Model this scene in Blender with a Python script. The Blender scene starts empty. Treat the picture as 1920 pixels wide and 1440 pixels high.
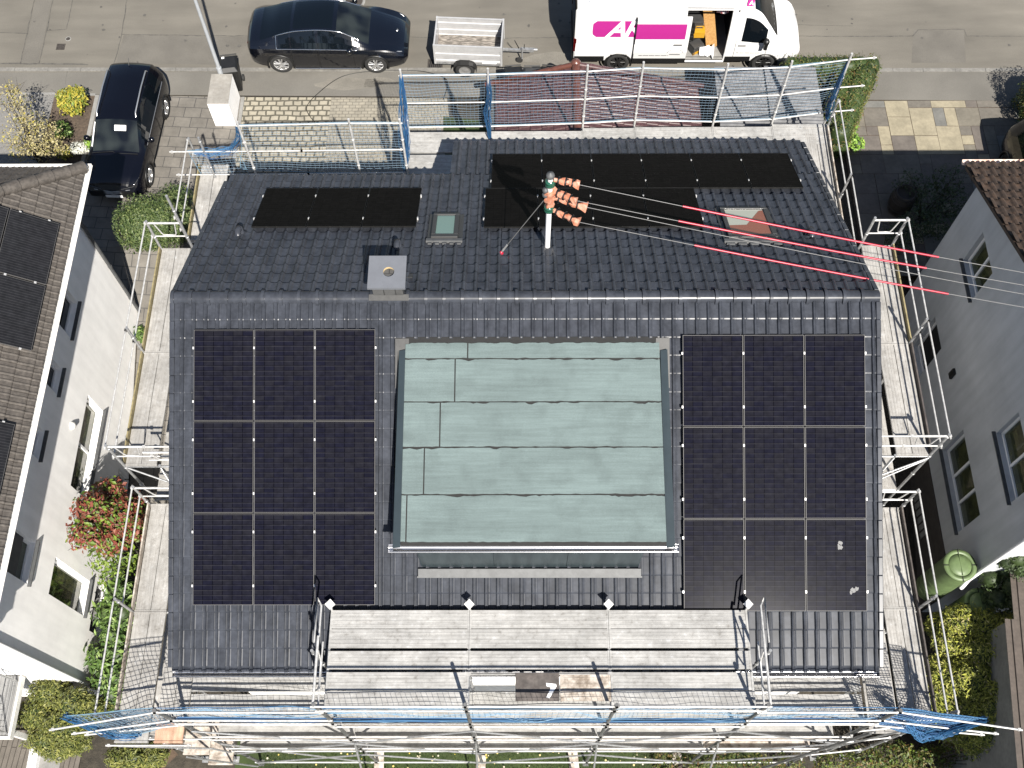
import bpy, bmesh, math, random
from mathutils import Vector as V, Matrix, noise
random.seed(7)
R=math.radians; PI=math.pi; U=random.uniform
S=bpy.context.scene; COL=S.collection
# ------------------------------------------------------------------ camera
F,PITCH,YAW,ROLL=1979.1343,1.1245,0.0125,-0.0130
CAM=V((0.1113,-10.2314,25.0))
_f=V((0,math.cos(PITCH),-math.sin(PITCH))); _r=V((1,0,0)); _u=V((0,math.sin(PITCH),math.cos(PITCH)))
_r,_u=math.cos(ROLL)*_r+math.sin(ROLL)*_u, -math.sin(ROLL)*_r+math.cos(ROLL)*_u
_Z=Matrix.Rotation(YAW,3,'Z'); _r,_u,_f=_Z@_r,_Z@_u,_Z@_f
def ray(x,y): return _f+_r*((x-960)/F)-_u*((y-720)/F)
def at(x,y,z=0.0):
    "the place at height z seen at a spot of the survey picture"
    d=ray(x,y); return CAM+d*((z-CAM.z)/d.z)
def atx(x,y,X):
    d=ray(x,y); return CAM+d*((X-CAM.x)/d.x)
def onplane(x,y,p0,n):
    d=ray(x,y); return CAM+d*((p0-CAM).dot(n)/d.dot(n))
cd=bpy.data.cameras.new('Camera'); cam=bpy.data.objects.new('Camera',cd); COL.objects.link(cam)
cd.sensor_width=36; cd.lens=F*36/1920; cd.clip_end=500; cd.clip_start=.1
cam.matrix_world=Matrix.Translation(CAM)@Matrix((( _r.x,_u.x,-_f.x),(_r.y,_u.y,-_f.y),(_r.z,_u.z,-_f.z))).to_4x4()
S.camera=cam
# ------------------------------------------------------------------ light
SUN_EL=48.5; SAZ=V((.325,-.946,0)).normalized()
w=bpy.data.worlds.new('World'); S.world=w; w.use_nodes=True
nt=w.node_tree; bg=nt.nodes['Background']; sky=nt.nodes.new('ShaderNodeTexSky'); sky.sky_type='NISHITA'
sky.sun_disc=False; sky.sun_elevation=R(SUN_EL); sky.sun_rotation=math.atan2(SAZ.x,SAZ.y)
nt.links.new(sky.outputs[0],bg.inputs[0]); bg.inputs[1].default_value=.05
sd=bpy.data.lights.new('Sun','SUN'); sd.energy=4.8; sd.angle=R(.5); sd.color=(1,.95,.87)
so=bpy.data.objects.new('Sun',sd); COL.objects.link(so)
sdir=SAZ*math.cos(R(SUN_EL))+V((0,0,math.sin(R(SUN_EL))))
so.rotation_euler=sdir.to_track_quat('Z','Y').to_euler(); so.location=(20,-40,60)
S.view_settings.view_transform='Standard'; S.view_settings.look='None'; S.view_settings.exposure=1.27
S.view_settings.gamma=1
# ------------------------------------------------------------------ materials
def sr(r,g,b):
    f=lambda c:(c/255/12.92 if c<=10 else ((c/255+.055)/1.055)**2.4)
    return (f(r),f(g),f(b),1)
FULL=('white','painted','pale grey white','chrome','bright','silver','glass','skylight','clear','copper','black car','navy')
HALF=.5
def sc_(c,k): return tuple(x*k for x in c[:3])+(1,)
def mat(name,col,rough=.6,metal=0.,var=.0,scale=3.,col2=None,island=False,coat=0.,spec=.5,bump=0.,bscale=40.,detail=4,stops=None,stretch=None,alpha=1.):
    m=bpy.data.materials.new(name); m.use_nodes=True; n=m.node_tree; b=n.nodes['Principled BSDF']
    kf=1. if any(name.startswith(q) or (' '+q) in name for q in FULL) else (.75 if 'galv' in name or 'pale worn' in name else (.68 if 'foliage' in name else .76 if ('deck' in name or 'sett' in name) else HALF))
    c=sc_(col,kf)
    if col2: col2=sc_(col2,kf)
    if stops: stops=[(p,sc_(q,kf)) for p,q in stops]
    b.inputs['Roughness'].default_value=rough; b.inputs['Metallic'].default_value=metal
    b.inputs['Base Color'].default_value=c; b.inputs['Coat Weight'].default_value=coat; b.inputs['Coat Roughness'].default_value=.04
    b.inputs['Specular IOR Level'].default_value=spec
    L=n.links.new
    tc=n.nodes.new('ShaderNodeTexCoord'); src=tc.outputs['Object']
    if stretch:
        mp=n.nodes.new('ShaderNodeMapping'); mp.inputs['Scale'].default_value=stretch; L(src,mp.inputs[0]); src=mp.outputs[0]
    if var or col2 or stops:
        c2=col2 if col2 else tuple(x*(1-var) for x in c[:3]); c2=c2 if len(c2)==4 else (*c2,1)
        rp=n.nodes.new('ShaderNodeValToRGB')
        e=rp.color_ramp.elements
        if stops:
            e[0].position=stops[0][0]; e[0].color=stops[0][1]; e[1].position=stops[-1][0]; e[1].color=stops[-1][1]
            for p,cc in stops[1:-1]: q=e.new(p); q.color=cc
        else:
            e[0].position=.36; e[1].position=.64; e[0].color=c; e[1].color=c2
        if island:
            g=n.nodes.new('ShaderNodeNewGeometry'); e[0].position=0 if not stops else e[0].position
            if not stops: e[-1].position=1
            L(g.outputs['Random Per Island'],rp.inputs[0])
        else:
            t=n.nodes.new('ShaderNodeTexNoise'); t.inputs['Scale'].default_value=scale; t.inputs['Detail'].default_value=detail; t.inputs['Roughness'].default_value=.65
            L(src,t.inputs['Vector']); L(t.outputs['Fac'],rp.inputs[0])
        L(rp.outputs[0],b.inputs['Base Color'])
    if bump:
        t=n.nodes.new('ShaderNodeTexNoise'); t.inputs['Scale'].default_value=bscale; t.inputs['Detail'].default_value=3
        L(src,t.inputs['Vector']); bp=n.nodes.new('ShaderNodeBump'); bp.inputs['Strength'].default_value=bump; bp.inputs['Distance'].default_value=.02
        L(t.outputs['Fac'],bp.inputs['Height']); L(bp.outputs[0],b.inputs['Normal'])
    return m
def addnoise(m,scale,lo,hi,stretch=None,detail=3,p0=.35,p1=.65):
    "multiply a material's colour with a second, coarser mottling"
    n=m.node_tree; b=n.nodes['Principled BSDF']; L=n.links.new
    t=n.nodes.new('ShaderNodeTexNoise'); t.inputs['Scale'].default_value=scale; t.inputs['Detail'].default_value=detail
    tc=n.nodes.new('ShaderNodeTexCoord'); src=tc.outputs['Object']
    if stretch:
        mp=n.nodes.new('ShaderNodeMapping'); mp.inputs['Scale'].default_value=stretch; L(src,mp.inputs[0]); src=mp.outputs[0]
    L(src,t.inputs['Vector'])
    mr=n.nodes.new('ShaderNodeMapRange'); mr.inputs[1].default_value=p0; mr.inputs[2].default_value=p1; mr.inputs[3].default_value=lo; mr.inputs[4].default_value=hi
    L(t.outputs['Fac'],mr.inputs[0])
    mx=n.nodes.new('ShaderNodeMix'); mx.data_type='RGBA'; mx.blend_type='MULTIPLY'; mx.inputs[0].default_value=1
    k=b.inputs['Base Color']
    if k.is_linked: L(k.links[0].from_socket,mx.inputs[6])
    else: mx.inputs[6].default_value=k.default_value
    L(mr.outputs[0],mx.inputs[7]); L(mx.outputs[2],k); return m
def brickmat(name,c1,c2,cm,bw,bh,mort,rough=.8,offset=.5,distort=0.,rot=0.,bump=.0,var=.0,spec=.4,coat=0.,freq=2):
    c1,c2,cm=[sc_(q,HALF) for q in (c1,c2,cm)]
    m=bpy.data.materials.new(name); m.use_nodes=True; n=m.node_tree; b=n.nodes['Principled BSDF']; L=n.links.new
    tc=n.nodes.new('ShaderNodeTexCoord'); mp=n.nodes.new('ShaderNodeMapping'); mp.inputs['Rotation'].default_value=(0,0,rot); L(tc.outputs['Object'],mp.inputs[0])
    src=mp.outputs[0]
    if distort:
        t=n.nodes.new('ShaderNodeTexNoise'); t.inputs['Scale'].default_value=2.2; t.inputs['Detail'].default_value=2; L(src,t.inputs['Vector'])
        sb=n.nodes.new('ShaderNodeVectorMath'); sb.operation='SUBTRACT'; sb.inputs[1].default_value=(.5,.5,.5); L(t.outputs['Color'],sb.inputs[0])
        sc=n.nodes.new('ShaderNodeVectorMath'); sc.operation='SCALE'; sc.inputs['Scale'].default_value=distort; L(sb.outputs[0],sc.inputs[0])
        ad=n.nodes.new('ShaderNodeVectorMath'); L(src,ad.inputs[0]); L(sc.outputs[0],ad.inputs[1]); src=ad.outputs[0]
    k=n.nodes.new('ShaderNodeTexBrick'); k.offset=offset; k.offset_frequency=freq; L(src,k.inputs['Vector'])
    k.inputs['Color1'].default_value=c1; k.inputs['Color2'].default_value=c2; k.inputs['Mortar'].default_value=cm
    k.inputs['Scale'].default_value=1; k.inputs['Mortar Size'].default_value=mort; k.inputs['Mortar Smooth'].default_value=.1
    k.inputs['Brick Width'].default_value=bw; k.inputs['Row Height'].default_value=bh; k.inputs['Bias'].default_value=0
    out=k.outputs['Color']
    if var:
        t=n.nodes.new('ShaderNodeTexNoise'); t.inputs['Scale'].default_value=2.5; t.inputs['Detail'].default_value=8; t.inputs['Roughness'].default_value=.7; L(tc.outputs['Object'],t.inputs['Vector'])
        mr=n.nodes.new('ShaderNodeMapRange'); mr.inputs[1].default_value=.3; mr.inputs[2].default_value=.7; mr.inputs[3].default_value=1-var; mr.inputs[4].default_value=1.1
        L(t.outputs['Fac'],mr.inputs[0]); mx=n.nodes.new('ShaderNodeMix'); mx.data_type='RGBA'; mx.blend_type='MULTIPLY'; mx.inputs[0].default_value=1
        L(out,mx.inputs[6]); L(mr.outputs[0],mx.inputs[7]); out=mx.outputs[2]
    L(out,b.inputs['Base Color']); b.inputs['Roughness'].default_value=rough; b.inputs['Specular IOR Level'].default_value=spec; b.inputs['Coat Weight'].default_value=coat
    if bump:
        bp=n.nodes.new('ShaderNodeBump'); bp.inputs['Strength'].default_value=bump; bp.inputs['Distance'].default_value=.02; bp.invert=True
        L(k.outputs['Fac'],bp.inputs['Height']); L(bp.outputs[0],b.inputs['Normal'])
    return m
g=lambda v,a=1.,b=1.,c=1.:(v*a,v*b,v*c,1)
M={}
M['asphalt']=addnoise(mat('asphalt',g(.262,1,.918,.775),.9,var=.26,scale=55,detail=6,bump=.15,bscale=120),.35,.82,1.10,detail=8)
addnoise(M['asphalt'],1.6,.88,1.06,stretch=(.25,1.4,1),detail=7)
M['asphalt2']=addnoise(mat('pavement asphalt',g(.25,1,.94,.83),.9,var=.22,scale=60,detail=6,bump=.15,bscale=120),.6,.84,1.1,detail=5)
M['crack']=mat('crack sealing',g(.17,1,.95,.85),.9,var=.5,scale=9)
M['kerb']=addnoise(mat('kerb stone',g(.33,1,.96,.88),.85,var=.25,scale=14),3,.8,1.1)
M['pavers']=brickmat('concrete pavers',g(.25,1,.92,.81),g(.29,1,.92,.81),g(.12,1,.95,.9),.5,.37,.012,rot=.06,bump=.4,var=.35)
M['cobble']=brickmat('sandstone setts',g(.60,1,.91,.71),g(.50,1,.91,.72),g(.17,1,.92,.7),.26,.19,.026,distort=.11,bump=.8,var=.3)
M['block']=brickmat('interlocking block paving',g(.50,1,.91,.73),g(.43,1,.92,.75),g(.27,1,.92,.74),.19,.115,.012,distort=.02,bump=.5,var=.3)
M['gravel']=mat('grey gravel',g(.22,1,.97,.92),.95,col2=g(.34,1,.97,.92),scale=28,detail=8,bump=.6,bscale=50)
M['soil']=addnoise(mat('bare soil',g(.17,1,.73,.52),.97,var=.5,scale=12,detail=8,bump=.8,bscale=30),1.2,.7,1.15)
M['ground']=addnoise(mat('garden earth',g(.085,1,.85,.62),.97,var=.5,scale=8,detail=8,bump=.8,bscale=25),.5,.6,1.2)
M['lawn']=addnoise(mat('lawn',(.038,.068,.012,1),.9,col2=(.055,.08,.016,1),scale=9),1,.7,1.2)
M['blade']=mat('grass blades',(.045,.10,.012,1),.7,col2=(.12,.17,.03,1),island=True)
M['flower']=mat('daisies',(.75,.72,.6,1),.7,col2=(.8,.6,.05,1),island=True)
M['tile']=addnoise(mat('anthracite glazed tile',g(.080,.88,.97,1.20),.27,var=.22,scale=4,spec=.20),14,.9,1.1); addnoise(M['tile'],2.2,.80,1.22,stretch=(2,.8,.8),detail=5)
M['tileD']=mat('dark lead flashing',g(.06,1,1,1),.5,var=.4,scale=10)
M['brown']=addnoise(mat('weathered brown tile',g(.13,1,.87,.75),.75,col2=g(.085,1,.85,.72),scale=6,detail=6),16,.75,1.2)
M['brownR']=addnoise(mat('mossy red brown tile',(.115,.068,.042,1),.8,col2=(.05,.034,.025,1),scale=5,detail=6),13,.7,1.25)
M['maroon']=addnoise(mat('maroon concrete tile',(.135,.068,.068,1),.38,col2=(.095,.052,.054,1),scale=6,detail=6),18,.75,1.25)
M['orange_tile']=mat('terracotta ridge',(.20,.08,.058,1),.3,var=.3,scale=5)
M['white']=addnoise(mat('white render',g(.90,1,.985,.96),.92,var=.05,scale=3,bump=.08,bscale=90),.5,.95,1.02)
addnoise(M['white'],2.2,.93,1.02,stretch=(2,2,.25),detail=6)
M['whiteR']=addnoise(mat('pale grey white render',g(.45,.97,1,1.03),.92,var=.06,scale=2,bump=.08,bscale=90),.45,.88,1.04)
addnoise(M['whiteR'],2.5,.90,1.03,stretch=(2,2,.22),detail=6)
M['plinth']=mat('brown plinth',g(.09,1,.85,.75),.9,var=.3,scale=6)
M['wood_trim']=mat('painted pale trim',g(.62,1,.98,.93),.6,var=.15,scale=8)
M['galv']=mat('galvanised steel tube',g(.50,1,1.01,1.02),.42,metal=.55,var=.35,scale=14,detail=5)
M['galvD']=mat('dull grey steel tube',g(.30,1,1.0,1.0),.5,metal=.35,var=.4,scale=11,detail=5)
M['galvW']=mat('pale worn steel tube',g(.66,1,.99,.97),.5,metal=.3,var=.3,scale=14)
M['yellow']=mat('yellow toe board',(.50,.42,.22,1),.6,var=.4,scale=9)
M['deck']=addnoise(addnoise(mat('worn aluminium scaffold deck',g(.62,1,.985,.95),.55,metal=.15,stops=[(.28,g(.26,1,.95,.88)),(.42,g(.40,1,.98,.94)),(.6,g(.46,1,.985,.95)),(.7,g(.56))],scale=9,detail=9,bump=.1,bscale=30),1.7,.82,1.06,detail=4),5,.84,1.05,stretch=(.35,5,1),detail=4)
M['deckY']=addnoise(addnoise(mat('worn aluminium scaffold deck lengthwise',g(.62,1,.975,.93),.55,metal=.15,stops=[(.28,g(.25,1,.94,.86)),(.42,g(.39,1,.96,.90)),(.6,g(.45,1,.97,.92)),(.7,g(.56))],scale=9,detail=9,bump=.1,bscale=30),1.7,.8,1.06,detail=4),5,.84,1.05,stretch=(5,.35,1),detail=4)
M['ply']=addnoise(mat('weathered plywood deck',g(.45,1,.85,.7),.8,stops=[(.36,g(.22,1,.8,.62)),(.5,g(.42,1,.87,.74)),(.66,g(.6,1,.93,.83))],scale=6,detail=9),4,.8,1.1,stretch=(.4,4,1))
M['rusty']=addnoise(mat('rust stained plywood deck',(.40,.23,.15,1),.8,col2=(.56,.36,.25,1),scale=4,detail=8),4,.75,1.15,stretch=(4,.4,1))
M['darkply']=addnoise(mat('dark grimy board',g(.09,1,.83,.75),.7,col2=g(.17,1,.86,.78),scale=7,detail=8),3,.7,1.3)
M['net']=mat('pale blue net cord',(.24,.37,.50,1),.7)
M['netblue']=mat('vivid blue net cord',(.010,.085,.27,1),.7,col2=(.045,.21,.42,1),island=True)
M['rope']=mat('light blue border rope',(.22,.40,.55,1),.7)
M['netdark']=mat('blue grey net cord',(.20,.36,.52,1),.7)
M['membrane']=addnoise(mat('pale green slate bitumen membrane',(.25,.328,.325,1),.93,var=.34,scale=110,detail=4,bump=.35,bscale=220),.9,.88,1.08,stretch=(.5,3,1),detail=6); addnoise(M['membrane'],5,.9,1.05,stretch=(.25,5,1),detail=5); addnoise(M['membrane'],2.1,.86,1.04,detail=8,p0=.3,p1=.5)
M['bitumen']=mat('black bitumen',g(.02),.8,var=.4,scale=9)
M['fascia']=mat('blue grey metal fascia',(.050,.072,.085,1),.45,var=.15,scale=3)
M['zinc']=mat('bright zinc',g(.62,1,1,1.02),.22,metal=.9,var=.12,scale=5)
M['zincM']=mat('dull zinc sheet',g(.17,1,1.03,1.06),.6,metal=.2,var=.25,scale=6)
M['capzinc']=mat('chimney cap sheet',g(.27,.95,1.0,1.12),.55,metal=.1,var=.12,scale=3)
M['slate']=brickmat('slate cladding',g(.10),g(.16),g(.05),.22,.12,.01,bump=.5,var=.4)
M['flue']=mat('fireclay flue liner',(.95,.72,.38,1),.9,var=.3,scale=10)
M['black']=mat('black plastic',g(.012),.45)
M['dark']=mat('dark interior',g(.010),.9)
M['rubber']=mat('tyre rubber',g(.030),.85,var=.2,scale=20)
M['rimS']=mat('silver alloy',g(.55),.3,metal=.85)
M['rimD']=mat('dark alloy',g(.05),.35,metal=.6)
M['glass']=mat('tinted glass',(.0025,.004,.006,1),.04,spec=.5)
M['glassG']=mat('greenish windscreen glass',(.018,.022,.022,1),.05,spec=.5,col2=(.003,.004,.006,1),scale=1.7,detail=1)
M['roofglass']=mat('skylight glass',(.10,.17,.16,1),.06,spec=.7)  # green reflection is put into the base colour
M['blind']=mat('terracotta roller blind',(.36,.10,.055,1),.5,spec=.6,coat=.6)
M['winglass']=mat('window glass reflecting garden',(.012,.018,.012,1),.06,spec=.7,col2=(.07,.075,.03,1),scale=5,detail=7)  # garden reflection painted in as olive mottling of the colour
M['frame']=mat('white window frame',g(.72,1,1,1),.4,var=.04,scale=3)
M['frameD']=mat('anthracite window frame',g(.06,1,1,1),.4)
M['paintK']=mat('black car paint',(.0018,.0022,.004,1),.2,coat=1.,spec=.5)
M['paintN']=mat('navy black car paint',(.0018,.002,.004,1),.22,coat=.6,spec=.25)
M['paintW']=mat('white van paint',g(.60,1,1,1),.35,coat=.6,var=.03,scale=2)
M['chrome']=mat('chrome trim',g(.75),.12,metal=1.)
M['alu']=mat('ribbed aluminium',g(.80,1,1,1.01),.35,metal=.25,var=.12,scale=6)
M['plyfloor']=addnoise(mat('stained trailer floor',g(.25,1,.88,.76),.8,col2=g(.36,1,.9,.8),scale=5,detail=8),9,.6,1.5,stretch=(.6,3,1),p0=.45,p1=.6)
M['magenta']=mat('magenta lettering film',(.60,.035,.33,1),.35,coat=.3)
M['magentaW']=mat('white lettering film',g(.85),.35)
M['inkgrey']=mat('grey small lettering',g(.35),.5)
M['tail']=mat('red tail lamp',(.10,.004,.004,1),.15,coat=.5)
M['lamp']=mat('clear headlamp',g(.03),.08,coat=1)
M['osb']=addnoise(mat('oriented strand board',(.46,.22,.055,1),.75,col2=(.62,.36,.12,1),scale=30,detail=4),60,.75,1.2)
M['yel']=mat('yellow plastic',(.75,.40,.02,1),.4)
M['grey']=mat('grey plastic',g(.07),.5,var=.2,scale=8)
M['paper']=mat('white paper and film',g(.78),.6,var=.1,scale=8)
M['redcloth']=mat('red and white packaging',(.45,.04,.06,1),.6,col2=g(.7),scale=22,detail=1)
M['lagreen']=addnoise(mat('olive green tank plastic',(.20,.29,.12,1),.5,var=.15,scale=5),9,.9,1.05)
M['brownmetal']=addnoise(mat('brown trapezoid sheet',g(.14,1,.80,.66),.6,var=.2,scale=4),14,.9,1.1)
M['decking']=brickmat('grey brown timber boards',g(.21,1,.88,.74),g(.25,1,.88,.75),g(.09,1,.85,.7),4.,.13,.012,rot=PI/2+.08,var=.35)
M['greydeck']=brickmat('pale grey boards',g(.34,1,.99,.97),g(.37,1,.99,.97),g(.22),6.,.09,.012,rot=PI/2,var=.15)
M['concrete']=addnoise(mat('pale concrete',g(.40,1,.98,.93),.9,var=.2,scale=9,detail=7),1.4,.85,1.1)
M['pillar_top']=addnoise(mat('stained concrete cap',g(.38,1,.93,.82),.9,col2=g(.48,1,.95,.86),scale=7,detail=7),3,.88,1.05)
M['corr']=addnoise(addnoise(mat('grey fibre cement corrugated sheet',g(.26,1,1.01,1.05),.7,var=.3,scale=7,detail=8),1.5,.8,1.12),4,.75,1.1,stretch=(.5,6,1))
M['lampgrey']=mat('grey painted lamp post',g(.36,.97,1.02,1.08),.5,metal=.2,var=.1,scale=6)
M['binK']=mat('black wheelie bin plastic',g(.018),.5,var=.3,scale=9)
M['cast']=mat('rusty cast iron',g(.10,1,.85,.72),.7,var=.5,scale=14)
M['orange']=mat('orange insulating cover',(.74,.25,.13,1),.55,col2=(.80,.42,.30,1),scale=12,detail=3)
M['redsleeve']=mat('red line sleeve',(.62,.02,.06,1),.35)
M['wire']=mat('bare aluminium wire',g(.25),.5,metal=.3)
M['green_ins']=mat('green glazed insulator',(.025,.13,.08,1),.15,coat=1)
M['bark']=mat('bark',g(.10,1,.8,.62),.95,var=.5,scale=12)
M['barkR']=mat('brown log bark',g(.16,1,.66,.42),.95,var=.4,scale=12)
M['cutwood']=mat('fresh cut log end',(.56,.34,.14,1),.85,col2=(.42,.22,.08,1),scale=9)
def leaf(n,a,b,s=None): 
    m=mat(n,(*a,1),.55,col2=(*b,1),island=True,spec=.35,stops=s); return m
M['lf_yellow']=leaf('yellow foliage',(.62,.47,.03),(.28,.30,.02),[(0,(.45,.37,.045,1)),(.4,(.36,.32,.04,1)),(.7,(.22,.24,.035,1)),(1,(.08,.11,.02,1))])
M['lf_pale']=leaf('pale budding foliage',(.46,.38,.16),(.28,.22,.1),[(0,(.42,.37,.19,1)),(.5,(.33,.285,.15,1)),(.8,(.33,.29,.09,1)),(1,(.17,.13,.08,1))])
M['lf_purple']=leaf('bare dark purple twigs',(.03,.022,.03),(.07,.05,.06))
M['lf_hedge']=leaf('box hedge foliage',(.05,.085,.022),(.12,.15,.05),[(0,(.035,.062,.018,1)),(.5,(.065,.10,.027,1)),(.85,(.12,.16,.05,1)),(1,(.22,.25,.09,1))])
M['lf_privet']=leaf('olive hedge foliage',(.06,.085,.015),(.13,.13,.03),[(0,(.045,.07,.012,1)),(.5,(.085,.11,.018,1)),(.8,(.13,.12,.028,1)),(1,(.16,.09,.03,1))])
M['lf_photinia']=leaf('red young foliage',(.3,.04,.02),(.1,.17,.02),[(0,(.22,.05,.032,1)),(.35,(.15,.035,.022,1)),(.6,(.26,.085,.05,1)),(1,(.10,.04,.02,1))])
M['lf_green']=leaf('fresh green foliage',(.08,.14,.015),(.2,.26,.03),[(0,(.05,.10,.012,1)),(.5,(.13,.20,.022,1)),(.8,(.22,.30,.04,1)),(1,(.03,.06,.01,1))])
M['lf_laurel']=leaf('laurel foliage',(.06,.12,.02),(.14,.22,.04),[(0,(.035,.075,.015,1)),(.5,(.075,.135,.025,1)),(.85,(.15,.24,.05,1)),(1,(.25,.34,.10,1))])
M['lf_conifer']=leaf('olive conifer foliage',(.09,.10,.014),(.18,.18,.02),[(0,(.07,.088,.02,1)),(.5,(.125,.14,.03,1)),(.85,(.22,.23,.05,1)),(1,(.32,.31,.09,1))])
M['lf_gold']=leaf('golden conifer foliage',(.2,.19,.02),(.3,.27,.05),[(0,(.15,.18,.03,1)),(.4,(.32,.345,.05,1)),(.75,(.47,.475,.08,1)),(.93,(.56,.53,.16,1)),(1,(.46,.37,.25,1))])
M['lf_ivy']=leaf('bright ground cover foliage',(.1,.2,.02),(.2,.33,.05),[(0,(.07,.15,.018,1)),(.6,(.16,.27,.035,1)),(1,(.28,.38,.08,1))])
M['lf_grey']=leaf('silver grey foliage',(.3,.31,.26),(.6,.6,.55))
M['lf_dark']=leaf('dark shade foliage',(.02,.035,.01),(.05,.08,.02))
# ------------------------------------------------------------------ mesh helpers
class MB:
    "collects shapes; build() links them as ONE mesh object"
    def __init__(s): s.v=[]; s.f=[]; s.mi=[]; s.sm=[]; s.cm=0
    def add(s,vs,fs,smooth=False):
        b=len(s.v); s.v+= [tuple(p) for p in vs]
        for f in fs: s.f.append(tuple(i+b for i in f)); s.mi.append(s.cm); s.sm.append(smooth)
        return s
    def box(s,c,d,rot=None):
        hx,hy,hz=d[0]/2,d[1]/2,d[2]/2; c=V(c)
        vs=[V((x,y,z)) for x in(-hx,hx) for y in(-hy,hy) for z in(-hz,hz)]
        if rot is not None: vs=[rot@p for p in vs]
        return s.add([p+c for p in vs],[(0,1,3,2),(4,6,7,5),(0,4,5,1),(2,3,7,6),(0,2,6,4),(1,5,7,3)])
    def b2(s,x0,x1,y0,y1,z0,z1): return s.box(((x0+x1)/2,(y0+y1)/2,(z0+z1)/2),(abs(x1-x0),abs(y1-y0),abs(z1-z0)))
    def obox(s,o,u,v,n,w,h,t):
        "box from corner o along unit axes u,v,n"
        o=V(o); vs=[o+u*a+v*b+n*c for a in(0,w) for b in(0,h) for c in(0,t)]
        return s.add(vs,[(0,1,3,2),(4,6,7,5),(0,4,5,1),(2,3,7,6),(0,2,6,4),(1,5,7,3)])
    def tube(s,pts,r,n=8,caps=True,smooth=True,r2=None):
        pts=[V(p) for p in pts]; L=len(pts); vs=[]; prev=None
        for i,p in enumerate(pts):
            t=(pts[min(i+1,L-1)]-pts[max(i-1,0)])
            if t.length<1e-7: t=V((0,0,1))
            t.normalize()
            if prev is None:
                a=V((0,0,1)) if abs(t.z)<.9 else V((1,0,0)); x=t.cross(a).normalized()
            else:
                x=prev-t*prev.dot(t)
                if x.length<1e-6: x=t.orthogonal()
                x.normalize()
            prev=x; y=t.cross(x)
            rr=r if not isinstance(r,(list,tuple)) else r[i]
            vs+=[p+(x*math.cos(2*PI*k/n)+y*math.sin(2*PI*k/n))*rr for k in range(n)]
        fs=[(i*n+k,i*n+(k+1)%n,(i+1)*n+(k+1)%n,(i+1)*n+k) for i in range(L-1) for k in range(n)]
        s.add(vs,fs,smooth)
        if caps and n>2: s.add(vs[:n],[tuple(range(n))[::-1]]); s.add(vs[-n:],[tuple(range(n))])
        return s
    def disc(s,c,r,n=24,axis=V((0,0,1)),r0=0):
        c=V(c); q=V((0,0,1)).rotation_difference(axis); P=[c+q@V((math.cos(2*PI*k/n)*r,math.sin(2*PI*k/n)*r,0)) for k in range(n)]
        if r0<=0: return s.add(P,[tuple(range(n))])
        Q=[c+q@V((math.cos(2*PI*k/n)*r0,math.sin(2*PI*k/n)*r0,0)) for k in range(n)]
        return s.add(P+Q,[(k,(k+1)%n,n+(k+1)%n,n+k) for k in range(n)])
    def lathe(s,c,prof,n=24,axis=V((0,0,1)),smooth=True):
        c=V(c); q=V((0,0,1)).rotation_difference(axis); vs=[]
        for r,z in prof: vs+=[c+q@V((math.cos(2*PI*k/n)*r,math.sin(2*PI*k/n)*r,z)) for k in range(n)]
        return s.add(vs,[(i*n+k,i*n+(k+1)%n,(i+1)*n+(k+1)%n,(i+1)*n+k) for i in range(len(prof)-1) for k in range(n)],smooth)
    def prism(s,poly,z0,z1):
        n=len(poly); vs=[V((p[0],p[1],z0)) for p in poly]+[V((p[0],p[1],z1)) for p in poly]
        return s.add(vs,[tuple(range(n))[::-1],tuple(range(n,2*n))]+[(i,(i+1)%n,n+(i+1)%n,n+i) for i in range(n)])
    def slab(s,poly3,n,t):
        "polygon in space thickened by t along -n"
        poly3=[V(p) for p in poly3]; k=len(poly3); vs=poly3+[p-n*t for p in poly3]
        return s.add(vs,[tuple(range(k)),tuple(range(k,2*k))[::-1]]+[(i,k+i,k+(i+1)%k,(i+1)%k) for i in range(k)])
    def build(s,name,mats,parent=None,loc=None,bevel=0,clean=False):
        me=bpy.data.meshes.new(name); me.from_pydata(s.v,[],s.f)
        if not isinstance(mats,(list,tuple)): mats=[mats]
        for m in mats: me.materials.append(m)
        if len(mats)>1: me.polygons.foreach_set('material_index',s.mi)
        me.polygons.foreach_set('use_smooth',s.sm)
        if clean or bevel:
            b=bmesh.new(); b.from_mesh(me)
            if clean: bmesh.ops.remove_doubles(b,verts=b.verts,dist=1e-4)
            bmesh.ops.recalc_face_normals(b,faces=b.faces)
            if bevel:
                es=[e for e in b.edges if len(e.link_faces)==2 and e.calc_face_angle(0)>.6]
                bmesh.ops.bevel(b,geom=es,offset=bevel,segments=2,affect='EDGES',profile=.5)
            b.to_mesh(me); b.free()
        me.update(); o=bpy.data.objects.new(name,me); COL.objects.link(o)
        if loc is not None: o.location=loc
        if parent: o.parent=parent
        return o
def tag(o,label=None,cat=None,group=None,kind=None):
    if label: o['label']=label
    if cat: o['category']=cat
    if group: o['group']=group
    if kind: o['kind']=kind
    return o
def thing(name,label,cat,loc=(0,0,0),rz=0,group=None):
    o=bpy.data.objects.new(name,None); o.empty_display_size=.2; COL.objects.link(o); o.location=loc; o.rotation_euler=(0,0,rz)
    return tag(o,label,cat,group)
def under(root,*objs):
    "parent objects built in world space to a placed root, keeping them where they are"
    mw=Matrix.LocRotScale(root.location,root.rotation_euler,None).inverted()
    for o in objs:
        o.parent=root
        o.matrix_local=mw@o.matrix_local if False else mw
    return root
def dup(root,label,loc=None,rot=None):
    r=root.copy(); COL.objects.link(r)
    if label: r['label']=label
    if loc is not None: r.location=loc
    if rot is not None: r.rotation_euler=rot
    def rec(a,b):
        for ch in list(a.children):
            c=ch.copy(); COL.objects.link(c); c.parent=b; rec(ch,c)
    rec(root,r); return r
def struct(name,mb,m): return tag(mb.build(name,m),kind='structure')
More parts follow.
